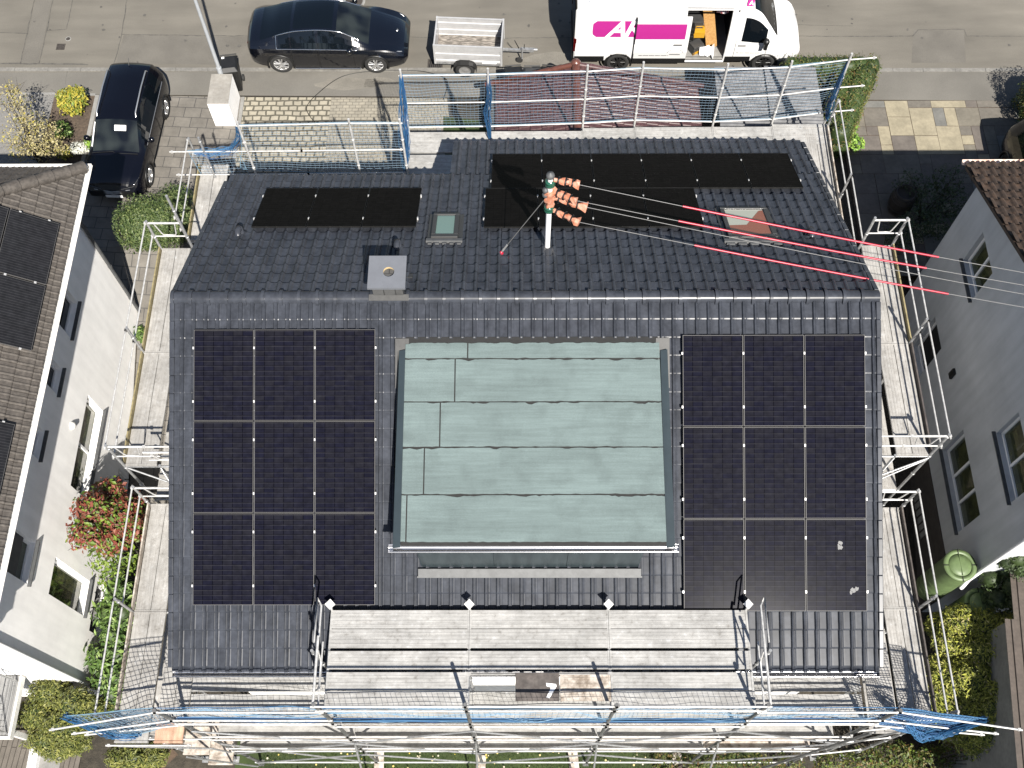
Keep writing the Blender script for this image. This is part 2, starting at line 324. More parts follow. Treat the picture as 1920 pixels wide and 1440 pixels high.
def lerp(a,b,t): return a+(b-a)*t
X_,Y_,Z_=V((1,0,0)),V((0,1,0)),V((0,0,1))
def gz(y):
    "height of the ground: level at the street, falling to the garden"
    t=min(1,max(0,(6-y)/10)); return -3.0*t
# ------------------------------------------------------------------ ground and street
mb=MB(); N=60
ys=[-60,-25]+[-14+i*.5 for i in range(44)]+[9,40,90]
xs=[-90,-40]+[-18+i*1.2 for i in range(31)]+[40,90]
for y in ys:
    for x in xs: mb.v.append((x,y,gz(y)-.03+(noise.noise(V((x*.5,y*.5,0)))*.04 if y<5 else -.01)))
W=len(xs)
for j in range(len(ys)-1):
    for i in range(W-1): mb.f.append((j*W+i,j*W+i+1,(j+1)*W+i+1,(j+1)*W+i)); mb.mi.append(0); mb.sm.append(True)
struct('ground',mb,M['ground'])
mb=MB(); mb.add([(-60,12.38,0),(60,12.3,0),(60,45,0),(-60,45,0)],[(0,1,2,3)]); struct('road',mb,M['asphalt'])
mb=MB(); mb.add([(-60,11.52,.004),(-12.9,11.48,.004),(15.5,11.12,.004),(60,11.0,.004),(60,12.298,.004),(-60,12.378,.004)],[(0,1,2,3,4,5)]); struct('pavement',mb,M['asphalt2'])
mb=MB()
x=-30
while x<40:
    L=U(.9,1.1); y=12.42-.005*(x+7); mb.b2(x+.004,x+L-.004,y-.07,y+.07,-.03,.018+U(0,.004)); x+=L
struct('kerb',mb,M['kerb'])
# joints and sealed cracks in the asphalt
mb=MB()
def seam(pts,wd,z=.0045,j=.012):
    P=[]
    for a,b in zip(pts,pts[1:]):
        n=max(2,int((b-a).length/.18))
        P+=[a.lerp(b,i/n) for i in range(n)]
    P.append(pts[-1]); vs=[]
    for i,p in enumerate(P):
        t=(P[min(i+1,len(P)-1)]-P[max(i-1,0)]).normalized(); s=V((-t.y,t.x,0)); ww=wd*U(.5,1.3); o=s*U(-j,j)
        vs+=[p+o+s*ww/2,p+o-s*ww/2]
    mb.add([(v.x,v.y,z) for v in vs],[(2*i,2*i+1,2*i+3,2*i+2) for i in range(len(P)-1)])
A=lambda *p:[at(x,y) for x,y in p]
seam(A((65,0),(38,119)),.03); seam(A((99,0),(88,57),(73,119)),.03); seam(A((136,0),(125,55),(88,57)),.025); seam(A((238,0),(228,66),(214,120)),.03)
seam(A((0,61),(52,63)),.03); seam(A((228,65),(470,68)),.03); seam(A((760,69),(815,71)),.03); seam(A((940,72),(1085,70)),.03)
seam(A((1485,68),(1712,68),(1722,56),(1808,55),(1812,68),(1930,68)),.03); seam(A((0,119),(165,121)),.05)
seam(A((122,158),(128,126)),.012); seam(A((1485,46),(1600,49)),.012)
struct('road_joints',mb,M['crack'])
M['patch']=addnoise(mat('repaired asphalt',g(.235,1,.925,.80),.9,var=.3,scale=45,detail=6,bump=.2,bscale=90),1.1,.85,1.08,detail=7)
M['patchL']=addnoise(mat('worn light asphalt',g(.30,1,.93,.80),.9,var=.25,scale=30,detail=7),1.4,.82,1.06,detail=8)
mb=MB()
for q in (A((1713,57),(1807,56),(1811,118),(1709,118)),A((67,1),(97,1),(72,118),(40,118)),A((470,69),(232,66),(217,119),(470,122))): mb.add([(v.x,v.y,.0022) for v in q],[tuple(range(len(q)))])
struct('road_patch',mb,M['patch'])
mb=MB()
for (x,y,r) in ((1050,110,.5),(655,157,.45),(700,155,.35)):
    c=at(x,y,.0065); mb.add([c+V((math.cos(2*PI*k/18)*r*2.2*U(.8,1.15),math.sin(2*PI*k/18)*r*.55*U(.8,1.2),0)) for k in range(18)],[tuple(range(18))])
struct('pavement_patch',mb,M['patchL'])
mb=MB()
for i in range(60):
    c=at(U(0,1900),U(2,115),.006); r=U(.015,.06); mb.add([c+V((math.cos(2*PI*k/8)*r*U(.6,1.3),math.sin(2*PI*k/8)*r*U(.6,1.3),0)) for k in range(8)],[tuple(range(8))])
struct('road_stains',mb,M['crack'])
# pavings
def sheet(name,pts,m,z=.004):
    mb=MB(); mb.add([(p.x,p.y,z) for p in pts],[tuple(range(len(pts)))]); return struct(name,mb,m)
sheet('driveway',[V((-12.62,6.0)),V((-8.32,6.0)),V((-8.22,11.36)),V((-12.62,11.46))],M['pavers'],.008)
mb=MB(); mb.add([(-12.6,6,.004),(-8.3,6,.004),(-8.3,-1,gz(-1)-.0),(-10.4,-1,gz(-1)),(-10.4,4.2,gz(4.2)+.01),(-12.6,4.2,gz(4.2)+.01)],[(0,1,4,5),(1,2,3,4)]); struct('path',mb,M['pavers'])
sheet('cobbles',[V((-8.12,6.2)),V((-5.55,6.2)),V((-5.5,11.33)),V((-8.12,11.35))],M['cobble'],.008)
sheet('block_paving',[V((-5.55,6.2)),V((-1.5,6.2)),V((-2.0,11.29)),V((-5.5,11.33))],M['block'],.007)
sheet('gravel_yard',[V((-30,4)),V((-13.9,4)),V((-13.9,11.5)),V((-30,11.6))],M['gravel'],.008)
sheet('soil_bed',[V((-13.9,6)),V((-12.62,6)),V((-12.62,11.46)),V((-13.9,11.5))],M['soil'],.01)
sheet('front_lawn',[V((-1.95,6.5)),V((-.7,6.5)),V((-.75,10.4)),V((-2.1,10.6))],M['lawn'],.012)
mb=MB(); mb.b2(-12.66,-12.54,6,11.44,-.05,.03); mb.b2(-8.22,-8.12,6.2,11.34,-.05,.04); mb.b2(-13.9,-12.66,11.42,11.5,-.05,.03); mb.b2(-19,-13.9,11.46,11.54,-.05,.03)
mb.add([(-2.35,10.55,.05),(-2.22,10.55,.05),(-1.75,7.5,.05),(-1.9,7.5,.05)],[(0,1,2,3)])
struct('edging',mb,M['concrete'])
# flagstones of mixed tones
mb=MB(); grid={}; cols,rows=19,18; gx0,gy0,cs=9.75,5.0,.345
tones=[g(.46,1,.88,.62),g(.22,1,.9,.76),g(.20,1,.87,.76),g(.26,1,.9,.72),g(.25,1,.98,.9)]
occ=[[False]*cols for _ in range(rows)]
rs=random.Random(11)
for j in range(rows):
    for i in range(cols):
        if occ[j][i]: continue
        wv,hv=rs.choice([(1,2),(2,1),(2,2),(2,2),(1,1),(2,3),(3,2)])
        while i+wv>cols or any(occ[j][i+k] for k in range(wv)): wv-=1
        while j+hv>rows or any(occ[j+q][i+k] for q in range(hv) for k in range(wv)): hv-=1
        for q in range(hv):
            for k in range(wv): occ[j+q][i+k]=True
        mb.cm=rs.choices(range(5),[3,3,3,2,1])[0]; gp=.007
        x0,x1,y0,y1=gx0+i*cs+gp,gx0+(i+wv)*cs-gp,gy0+j*cs+gp,gy0+(j+hv)*cs-gp
        e=lambda:rs.uniform(-.006,.006)
        z=.01+rs.uniform(0,.004)
        y1=min(y1,11.13); 
        if y1<=y0: continue
        mb.add([(x0+e(),y0+e(),z),(x1+e(),y0+e(),z),(x1+e(),y1+e(),z),(x0+e(),y1+e(),z)],[(0,1,2,3)])
FL=[addnoise(mat('flagstone',t,.85,var=.18,scale=9,detail=8),2.2,.86,1.1) for t in tones]
struct('flagstones',mb,FL)
sheet('paving_bed',[V((9.7,5)),V((16.4,5)),V((16.4,11.13)),V((9.7,11.15))],M['soil'],.004)
# lawn below the house
mb=MB(); mb.add([(-7,-12,-2.985),(6.2,-12,-2.985),(6.2,-6.0,-2.985),(-7,-6.0,-2.985)],[(0,1,2,3)]); struct('garden_lawn_soil',mb,M['lawn'])
mb=MB()
for i in range(26000):
    x=U(-6.4,5.0); y=U(-8.3,-6.2); h=U(.03,.09); a=U(0,2*PI); d=V((math.cos(a),math.sin(a),0)); l=V((U(-.05,.05),U(-.05,.05),h)); p=V((x,y,-2.985))
    mb.add([p-d*.006,p+d*.006,p+l],[(0,1,2)])
tag(mb.build('grass',M['blade']),kind='stuff'); bpy.data.objects['grass']['label']='short green grass dotted with daisies under the front scaffold'
mb=MB()
for i in range(260):
    p=V((U(-6.2,4),U(-8.2,-6.4),-2.985+U(.07,.1))); a=U(0,PI); r=U(.012,.03)
    mb.disc(p,r,6)
tag(mb.build('daisies',M['flower']),'white and yellow daisies scattered through the lawn',kind='stuff')
# ------------------------------------------------------------------ tiles
def tilefield(mb,O,Ud,Vd,Nd,width,length,period,expo,prof,lift=.022,jit=.002,stag=0.):
    "overlapping courses of profiled tiles with stepped lower edges"
    O=V(O); nc=max(1,int(math.ceil(length/expo-1e-6)))
    for c in range(nc):
        v0=c*expo; v1=min(length,v0+expo)
        off=(stag*period*(c%2))
        n0=int(math.floor(-off/period))-1; pts=[]
        for k in range(n0,int(width/period)+2):
            dh=U(-jit,jit)
            for t,h in prof: pts.append((k*period+off+t*period,h+dh))
        row=[(a,h) for a,h in pts if 0<a<width]
        row=[(0,row[0][1])]+row+[(width,row[-1][1])]
        k=len(row); dv=U(-.004,.004)
        vs=[O+Ud*a+Vd*(v0-.03 if c else 0)+Nd*(h) for a,h in row]+[O+Ud*a+Vd*(v1+dv-.024)+Nd*(h+lift) for a,h in row]+[O+Ud*a+Vd*(v1+dv)+Nd*(h+lift-.0058) for a,h in row]+[O+Ud*a+Vd*(v1+dv+.013)+Nd*(h+lift-.021) for a,h in row]+[O+Ud*a+Vd*(v1+dv+.010)+Nd*(h-.012) for a,h in row]
        fs=[(i,i+1,k+i+1,k+i)[::-1] for i in range(k-1)]+[(k+i,k+i+1,2*k+i+1,2*k+i)[::-1] for i in range(k-1)]+[(2*k+i,2*k+i+1,3*k+i+1,3*k+i)[::-1] for i in range(k-1)]+[(3*k+i,3*k+i+1,4*k+i+1,4*k+i)[::-1] for i in range(k-1)]
        mb.add(vs,fs,False)
    return mb
P_ANTH=[(0,0),(.12,.001),(.52,.0),(.555,.010),(.59,.040),(.63,.047),(.67,.045),(.71,.034),(.76,.033),(.80,.042),(.84,.042),(.875,.030),(.91,.004)]
P_WAVE=[(0,0),(.25,.002),(.42,.0),(.56,.012),(.66,.038),(.76,.048),(.86,.038),(.95,.012)]
P_FLAT=[(0,0),(.06,.016),(.13,.016),(.19,.0),(.5,.0),(.56,.016),(.63,.016),(.69,.0),(.93,.0),(.97,-.015)]
# ------------------------------------------------------------------ main house
TH,TB,ZR=.4264,.468,7.5276
XL,XR=-6.462,6.951
cf,sf,cb,sb=math.cos(TH),math.sin(TH),math.cos(TB),math.sin(TB)
Vf,Nf=V((0,-cf,-sf)),V((0,-sf,cf)); Vb,Nb=V((0,cb,-sb)),V((0,sb,cb))
RIDGE=V((0,0,ZR))
def fr(u,v,n=0): return RIDGE+X_*u+Vf*v+Nf*n
def bk(u,v,n=0): return RIDGE+X_*u+Vb*v+Nb*n
FL_,BL_,BR_,XS=7.136,5.044,6.84,-1.43
house=thing('house','large white house under scaffolding with new anthracite tiled roof and green flat dormer','house',(0,0,0))
mb=MB(); x0,x1=XL+.28,XR-.28; yf,yb,yb2=-(FL_-.45)*cf,(BL_-.4)*cb,(BR_-.4)*cb
zf=lambda y:(ZR+y*math.tan(TH) if y<0 else ZR-y*math.tan(TB))-.16
def extr(poly,xa,xb):
    n=len(poly); vs=[(xa,a,b) for a,b in poly]+[(xb,a,b) for a,b in poly]
    mb.add(vs,[tuple(range(n)),tuple(range(n,2*n))[::-1]]+[(i,n+i,n+(i+1)%n,(i+1)%n) for i in range(n)])
extr([(yf,-3.3),(yb,-3.3),(yb,zf(yb)),(0,zf(0)),(yf,zf(yf))],x0,x1)
extr([(yb-.01,-.5),(yb2,-.5),(yb2,zf(yb2)),(yb-.01,zf(yb-.01))],XS+.3,x1-.003)
mb.build('wall',M['white'],house,clean=True)
mb=MB(); tilefield(mb,fr(XL,.12,.0),X_,Vf,Nf,XR-XL,FL_-.12,.2235,.3465,P_ANTH,lift=.03)
mb.obox(fr(XL,.05,-.1),X_,Vf,Nf,XR-XL,FL_-.1,.085)
mb.build('roof_slope',M['tile'],house)['label']='south roof slope of glossy anthracite tiles'
mb=MB(); tilefield(mb,bk(XL,.1,.0),X_,Vb,Nb,XR-XL,BL_-.1,.2235,.33,P_WAVE,lift=.04)
tilefield(mb,bk(XS,.1+.33*15,.0),X_,Vb,Nb,XR-XS,BR_-.1-.33*15,.2235,.33,P_WAVE,lift=.04)
mb.obox(bk(XL,.05,-.1),X_,Vb,Nb,XR-XL,BL_-.08,.085); mb.obox(bk(XS,BL_-.1,-.102),X_,Vb,Nb,XR-XS,BR_-BL_+.07,.085)
mb.build('roof_slope',M['tile'],house)['label']='north roof slope of matt anthracite tiles'
for xx in (XL-.03,XR+.03):
    mb=MB()   # verge tiles
    for k in range(20): mb.obox(fr(xx-.045,.12+k*.3465+.01,-.13),X_,Vf,Nf,.09,.345,.185+.002*(k%2))
    ml=BL_ if xx<0 else BR_
    for k in range(int((ml-.1)/.33)): mb.obox(bk(xx-.045,.1+k*.33+.01,-.13),X_,Vb,Nb,.09,.328,.185+.002*(k%2))
    mb.build('verge',M['tile'],house,bevel=.012)
mb=MB(); n=39; L=(XR-XL+.1)/n      # ridge caps
for i in range(n):
    a=XL-.05+i*L
    def arc(x,r): return [V((x,math.cos(t)*r*1.0,ZR-.085+math.sin(t)*r*1.0)) for t in [PI*j/12 for j in range(13)]]
    A0,A1=arc(a,.148),arc(a+L+.015,.138); mb.add(A0+A1,[(j,j+1,14+j,13+j) for j in range(12)],True)
    B0,B1=arc(a-.005,.176),arc(a+.055,.172); mb.add(B0+B1,[(j,j+1,14+j,13+j) for j in range(12)],True); mb.add(B1+arc(a+.056,.145),[(j,j+1,14+j,13+j) for j in range(12)])
for xx in (XL-.05,XR+.05): mb.disc((xx,0,ZR-.075),.13,20,X_)
mb.build('ridge_cap',M['tile'],house)
def halfpipe(mb,p,q,r,up=Z_,n=8,end=True):
    p,q=V(p),V(q); t=(q-p).normalized(); s=t.cross(up).normalized()
    ar=lambda c:[c+s*math.cos(a)*r-up*math.sin(a)*r for a in [PI*j/n for j in range(n+1)]]
    A0,A1=ar(p),ar(q); mb.add(A0+A1,[(j,j+1,n+2+j,n+1+j) for j in range(n)],True)
    ri=r*.9; B=lambda c:[c+s*math.cos(a)*ri-up*math.sin(a)*ri for a in [PI*j/n for j in range(n+1)]]
    mb.add(B(p)+B(q),[(n+1+j,n+2+j,j+1,j) for j in range(n)],True)
    mb.tube([p+s*r,q+s*r],.012,6); mb.tube([p-s*r,q-s*r],.009,6)
    if end: mb.add(A0,[tuple(range(n+1))]); mb.add(A1,[tuple(range(n+1))])
for (a,b) in ((fr(XL-.02,FL_+.05,-.07),fr(XR+.02,FL_+.05,-.07)),(bk(XL-.02,BL_+.055,-.07),bk(XS-.02,BL_+.055,-.07)),(bk(XS-.02,BR_+.055,-.07),bk(XR+.02,BR_+.055,-.07))):
    mb=MB(); halfpipe(mb,a,b,.075); mb.build('gutter',M['zinc'],house)
# chimney
ch=MB(); ch.b2(-2.63,-2.06,-.04,.54,6.9,7.94); ch=ch.build('chimney',M['slate'],house)
mb=MB()
n=28; c=V((-2.345,.25,8.0)); sq=[]; ci=[]
for k in range(n):
    a=2*PI*k/n+PI/4; d=V((math.cos(a),math.sin(a),0)); m_=max(abs(d.x),abs(d.y)); sq.append(c+d*(.355/m_)); ci.append(c+V((.03,.0,0))+d*.105)
lo=[p-Z_*.06 for p in sq]; mb.add(sq+ci+lo,[(k,(k+1)%n,n+(k+1)%n,n+k) for k in range(n)]+[(k,2*n+k,2*n+(k+1)%n,(k+1)%n) for k in range(n)])
for dx in(-.3,.3):
    for dy in (-.3,.3): mb.disc(c+V((dx,dy,.004)),.012,8)
mb.build('cap',M['capzinc'],ch)
mb=MB(); mb.lathe(c+V((.03,0,-.35)),[(.0001,.1),(.108,.1),(.109,.345)],20); mb.build('flue',M['flue'],ch)
mb=MB(); mb.obox(fr(-2.72,-.02,.09),X_,Vf,Nf,.76,.12,.012); mb.build('flashing',M['tileD'],ch); mb=MB(); mb.obox(bk(-2.72,.56,.055),X_,Vb,Nb,.78,.14,.012); mb.build('flashing',M['tileD'],ch)
# vents
for (x,y) in ((453,440),(747,465),(1515,442)):
    p=onplane(x,y,RIDGE,Nb)
    mb=MB(); mb.lathe(p-Z_*.05,[(.15,0),(.13,.06),(.075,.10),(.07,.30),(.0001,.34)],16); mb.tube([p+Z_*.24-Y_*.03,p+Z_*.30-Y_*.12,p+Z_*.24-Y_*.17],.065,12)
    mb.build('vent_pipe',M['tile'],house)
# roof windows
def roofwin(u0,u1,v0,v1,gm,label,blind=None):
    mb=MB(); t=.09
    o=bk(u0-.09,v0-.09,.03)
    mb.obox(o,X_,Vb,Nb,u1-u0+.18,v1-v0+.18,.022)
    f=.085
    for (a,b,wd,hh) in ((u0,v0,u1-u0,f+.04),(u0,v1-f,u1-u0,f),(u0,v0+f+.04,f,v1-v0-2*f-.04),(u1-f,v0+f+.04,f,v1-v0-2*f-.04)): mb.obox(bk(a,b,.05),X_,Vb,Nb,wd,hh,t)
    w_=mb.build('roof_window',M['frameD'],house,bevel=.006); w_['label']=label
    mb=MB(); mb.obox(bk(u0+f,v0+f+.04,.06),X_,Vb,Nb,u1-u0-2*f,v1-v0-2*f-.04,.05)
    if blind:
        mb.cm=1; q=.112
        mb.add([bk(u0+f+.01,v0+.14,q),bk(u1-f-.01,v0+.14,q),bk(u1-f-.01,v1-f-.03,q),bk(u1-f-.10,v1-f-.05,q),bk(u0+.46,v0+.56,q),bk(u0+f+.01,v0+.54,q)],[(0,1,2,3,4,5)])
    mb.build('pane',[gm,M['blind']],w_)
    mb=MB(); n=6; wd=(u1-u0+.2)
    mb.obox(bk(u0-.1,v0-.10,.06),X_,Vb,Nb,wd,.10,.045)
    for i in range(5): mb.obox(bk(u0-.06+i*wd/5,v0-.16,.045),X_,Vb,Nb,wd/5-.07,.07,.03)
    mb.build('apron',M['zincM'],w_)
roofwin(-1.67,-1.12,2.02,3.05,M['roofglass'],'small roof window with painted green reflection')
roofwin(4.45,5.45,1.98,3.28,mat('skylight glass with grey sheen',(.30,.31,.27,1),.08,spec=.7),'larger roof window showing terracotta blind',True)  # grey sheen is painted as the pane's base colour
# dormer
dz=lambda y:6.5+(7.24-6.5)*(y+4.6)/3.8
dn=V((0,-.74,3.8)).normalized(); dp=V((0,-4.6,6.5)); dv=V((0,-3.8,-.74)).normalized()
mb=MB()
for sx,xx in ((-1,-1.73),(1,2.40)):
    ys_=[-4.70,-.9]; mb.add([(xx,-4.70,5.2),(xx,-.85,6.95),(xx,-.85,7.05),(xx,-4.70,dz(-4.7)-.08)],[(0,1,2,3)])
mb.add([(-1.73,-4.70,5.2),(2.40,-4.70,5.2),(2.40,-4.70,6.40),(-1.73,-4.70,6.40)],[(0,1,2,3)])
dorm=mb.build('dormer',M['fascia'],house)
mb=MB(); mb.slab([(-2.02,-4.62,dz(-4.62)-.012),(2.80,-4.62,dz(-4.62)-.012),(2.78,-.74,dz(-.74)-.012),(-2.02,-.74,dz(-.74)-.012)],dn,.10); mb.build('underlay',M['bitumen'],dorm)
rowsY=[641,672,753,838,927,1017]; cut=[877,853,825,795,762]
mb=MB()
def dpt(x,y): return onplane(x,y,dp,dn)
for i in range(5):
    ya=dpt(1000,rowsY[i]).y; yb_=dpt(1000,rowsY[i+1]).y; xc=dpt(cut[i],(rowsY[i]+rowsY[i+1])/2).x
    for (xa,xb) in ((-2.02,xc-.012),(xc+.012,2.80)):
        nn=max(3,int((xb-xa)/.06)); up=[];dnw=[]
        for k in range(nn+1):
            x=lerp(xa,xb,k/nn); ja=max(0,noise.noise(V((x*4.3,i*7.1,0)))*.055+U(-.012,.012)); jb=max(0,noise.noise(V((x*6,i*3.1,4)))*.02)+U(0,.005)
            a=ya-.014-ja; b=yb_+.004+jb
            up.append(V((x,a,dz(a)+.002))); dnw.append(V((x,b,dz(b)+.012)))
        k=nn+1; mb.add(up+dnw+[p-Z_*.016 for p in dnw],[(q,q+1,k+q+1,k+q)[::-1] for q in range(nn)]+[(k+q,k+q+1,2*k+q+1,2*k+q)[::-1] for q in range(nn)])
mb.build('membrane',M['membrane'],dorm)
for (xa,xb) in ((-2.16,-2.02),(2.80,2.95)):
    mb=MB()
    mb.add([(xa,-4.66,dz(-4.66)-.02),(xb,-4.66,dz(-4.66)+.02),(xb-.0,-1.0,dz(-1.0)+.02),(xa+.02,-1.0,dz(-1.0)-.02)],[(0,1,2,3)])
    xo=xa if xa<0 else xb
    mb.add([(xo,-4.66,dz(-4.66)-.02),(xo,-1.0,dz(-1.0)-.02),(xo,-1.0,dz(-1)-.2),(xo,-4.66,dz(-4.66)-.22)],[(0,1,2,3)])
    mb.build('fascia_board',M['fascia'],dorm)
mb=MB(); mb.slab([(-2.14,-4.64,dz(-4.64)-.115),(2.93,-4.64,dz(-4.64)-.115),(2.93,-1.6,dz(-1.6)-.115),(-2.14,-1.6,dz(-1.6)-.115)],dn,.05); mb.build('soffit',M['wood_trim'],dorm)
for (xa,xb) in ((-2.22,-1.96),(2.74,3.0)):
    mb=MB(); mb.obox(fr(xa,.82,.055),X_,Vf,Nf,xb-xa,.95,.02); mb.build('flashing',M['tileD'],dorm)
mb=MB(); halfpipe(mb,(-2.24,-4.66,6.46),(3.02,-4.66,6.46),.07); mb.build('gutter',M['zinc'],dorm)
mb=MB()
for k in range(3): mb.b2(-1.70+k*1.365,-1.70+k*1.365+1.355,-4.716,-4.702,5.42,6.36)
mb.build('window',mat('dormer front sheet',(.045,.062,.07,1),.35,col2=(.075,.10,.11,1),scale=2.2,stretch=(2,.3,.3)),dorm)
mb=MB(); mb.obox(fr(-1.78,5.19,.085),X_,Vf,Nf,4.22,.15,.014); mb.obox(fr(-1.80,5.33,.07),X_,Vf,Nf,4.26,.03,.02); mb.build('apron',M['zincM'],dorm)
def settle(root,P):
    "move a thing's Empty to its base P, its parts staying where they are"
    P=V(P); root.location=P
    for c in root.children: c.location=c.location-P
    return root
settle(house,(0,0,-3))
# ------------------------------------------------------------------ solar panels
def cellmat(name,c1,c2,cm,bw,bh,rough,stripe=True):
    m=brickmat(name,c1,c2,cm,bw,bh,.006,rough=rough,offset=0,spec=.015,freq=2)
    n=m.node_tree; b=n.nodes['Principled BSDF']; L=n.links.new
    tc=n.nodes.new('ShaderNodeTexCoord'); sx=n.nodes.new('ShaderNodeSeparateXYZ'); L(tc.outputs['Object'],sx.inputs[0])
    ma=n.nodes.new('ShaderNodeMath'); ma.operation='MULTIPLY'; ma.inputs[1].default_value=1/bh; L(sx.outputs['Y'],ma.inputs[0])
    fr_=n.nodes.new('ShaderNodeMath'); fr_.operation='FRACT'; L(ma.outputs[0],fr_.inputs[0])
    gt=n.nodes.new('ShaderNodeMath'); gt.operation='GREATER_THAN'; gt.inputs[1].default_value=.80; L(fr_.outputs[0],gt.inputs[0])
    no=n.nodes.new('ShaderNodeTexNoise'); no.inputs['Scale'].default_value=3.; 
    oi=n.nodes.new('ShaderNodeObjectInfo'); ad=n.nodes.new('ShaderNodeVectorMath'); L(tc.outputs['Object'],ad.inputs[0])
    mm=n.nodes.new('ShaderNodeMath'); mm.operation='MULTIPLY'; mm.inputs[1].default_value=50; L(oi.outputs['Random'],mm.inputs[0]); L(mm.outputs[0],ad.inputs[1]); L(ad.outputs[0],no.inputs['Vector'])
    mu=n.nodes.new('ShaderNodeMath'); mu.operation='MULTIPLY'; L(gt.outputs[0],mu.inputs[0]); L(no.outputs['Fac'],mu.inputs[1])
    m2=n.nodes.new('ShaderNodeMath'); m2.operation='MULTIPLY'; m2.inputs[1].default_value=.55 if stripe else .12; L(mu.outputs[0],m2.inputs[0])
    mx=n.nodes.new('ShaderNodeMix'); mx.data_type='RGBA'; L(m2.outputs[0],mx.inputs[0]); L(b.inputs['Base Color'].links[0].from_socket,mx.inputs[6]); mx.inputs[7].default_value=(.028,.028,.032,1)
    L(mx.outputs[2],b.inputs['Base Color'])
    # drifting dust
    n2=n.nodes.new('ShaderNodeTexNoise'); n2.inputs['Scale'].default_value=9; n2.inputs['Detail'].default_value=6; L(ad.outputs[0],n2.inputs['Vector'])
    mr=n.nodes.new('ShaderNodeMapRange'); mr.inputs[1].default_value=.35; mr.inputs[2].default_value=.75; mr.inputs[3].default_value=.88; mr.inputs[4].default_value=1.3; L(n2.outputs['Fac'],mr.inputs[0])
    m3=n.nodes.new('ShaderNodeMix'); m3.data_type='RGBA'; m3.blend_type='MULTIPLY'; m3.inputs[0].default_value=1; L(mx.outputs[2],m3.inputs[6]); L(mr.outputs[0],m3.inputs[7]); L(m3.outputs[2],b.inputs['Base Color'])
    return m
M['cellF']=cellmat('blue black solar cells',(.0115,.012,.0235,1),(.0175,.0175,.024,1),(.003,.003,.006,1),1.114/6,1.702/18,.16)
M['cellB']=cellmat('black solar cells',(.0075,.0068,.0066,1),(.0095,.0088,.0085,1),(.006,.0055,.0055,1),1.114/6,1.702/18,.22,False)
M['cellL']=cellmat('older solar cells',(.022,.023,.027,1),(.026,.027,.031,1),(.05,.05,.055,1),.06,1.02,.35,False)
M['pframe']=mat('panel frame',g(.14,1,.97,.95),.55)
M['pframeK']=mat('black panel frame',g(.014),.5,metal=.3,spec=.3)
M['clamp']=mat('clamp',g(.80),.4,metal=.2)
PW,PH=1.134,1.722
def panel(cm,fm,label,group,w=PW,h=PH,clamps=(1,),railm='clamp'):
    root=thing('solar_panel',label,'solar panel',group=group)
    mb=MB(); t=.035; e=.007
    mb.b2(0,w,0,e,-t,0); mb.b2(0,w,h-e,h,-t,0); mb.b2(0,e,e,h-e,-t,0); mb.b2(w-e,w,e,h-e,-t,0); mb.build('frame',fm,root)
    mb=MB(); mb.b2(e,w-e,e,h-e,-.03,-.004); o=mb.build('glass',cm,root)
    for s in clamps:
        for v in (.21*h,.80*h):
            mb=MB(); x=w+.011 if s>0 else -.011
            mb.b2(x-.014,x+.014,v-.024,v+.024,-.05,.006); mb.build('clamp',M['clamp'],root)
    for v in (.21*h,.80*h):
        mb=MB(); mb.b2(-.012,w+.012,v-.02,v+.02,-.09,-.036); mb.build('rail',M['pframe'],root)
    return root
def place(o,P,a,b,n):
    o.location=P; o.rotation_euler=Matrix(((a.x,b.x,n.x),(a.y,b.y,n.y),(a.z,b.z,n.z))).to_euler()
pF1=panel(M['cellF'],M['pframe'],None,None,clamps=(1,)); pF0=panel(M['cellF'],M['pframe'],None,None,clamps=(1,-1))
pB1=panel(M['cellB'],M['pframeK'],None,None,clamps=(1,)); pB0=panel(M['cellB'],M['pframeK'],None,None,clamps=(1,-1))
used={}
def newp(src,label,group):
    k=src.name
    o=src if k not in used else dup(src,None); used[k]=1
    return tag(o,label,'solar panel',group)
ROWN=['top','middle','bottom']; COLN=['left','middle','right']
for side,(px,py),gp in (('left',(363.7,618.5),'solar panels on the left of the south roof'),('right',(1280.2,628.5),'solar panels on the right of the south roof')):
    p0=onplane(px,py,fr(0,0,.15),Nf); u0=p0.x; v0=(p0-fr(0,0,.15)).dot(Vf)
    for r in range(3):
        for c in range(3):
            lab=f'blue-black solar panel {side} of the green dormer, {ROWN[r]} row, {COLN[c]} column'
            if side=='right' and r==2 and c==2: lab='blue-black solar panel spotted with bird droppings, bottom right of the dormer'
            if side=='left' and r==2 and c==2: lab='blue-black solar panel left of the dormer with its corner shaded by the scaffold deck'
            o=newp(pF0 if c==0 else pF1,lab,gp)
            place(o,fr(u0+c*(PW+.02),v0+(r+1)*(PH+.02)-.02,.15),X_,-Vf,Nf)
p0=onplane(471,424.5,bk(0,0,.15),Nb); u0=p0.x; v0=(p0-bk(0,0,.15)).dot(Vb)
# local y runs towards the ridge on both slopes
for c in range(3):
    o=newp(pB0 if c==0 else pB1,f'plain black solar panel {COLN[c]} in the row of three beside the small roof window','three solar panels on the lower left of the north roof')
    place(o,bk(u0+c*(PW+.02),v0,.15),X_,Vb,Nb)
p0=onplane(921,352.5,bk(0,0,.15),Nb); u0=p0.x; v0=(p0-bk(0,0,.15)).dot(Vb)
O6=['first','second','third','fourth','fifth','last']
for c in range(6):
    o=newp(pB0 if c==0 else pB1,f'black solar panel {O6[c]} from left in the row of six by the back gutter','row of six solar panels along the back gutter')
    place(o,bk(u0+c*(PW+.02),v0,.15),X_,Vb,Nb)
p1=onplane(915,426,bk(0,0,.15),Nb)
for c in range(4):
    o=newp(pB0 if c==0 else pB1,f'black solar panel {O6[c] if c<3 else "last"} from left in the row of four behind the mast','row of four solar panels behind the roof mast')
    place(o,bk(u0-.12+c*(PW+.02),v0-PH-.02,.15),X_,Vb,Nb)
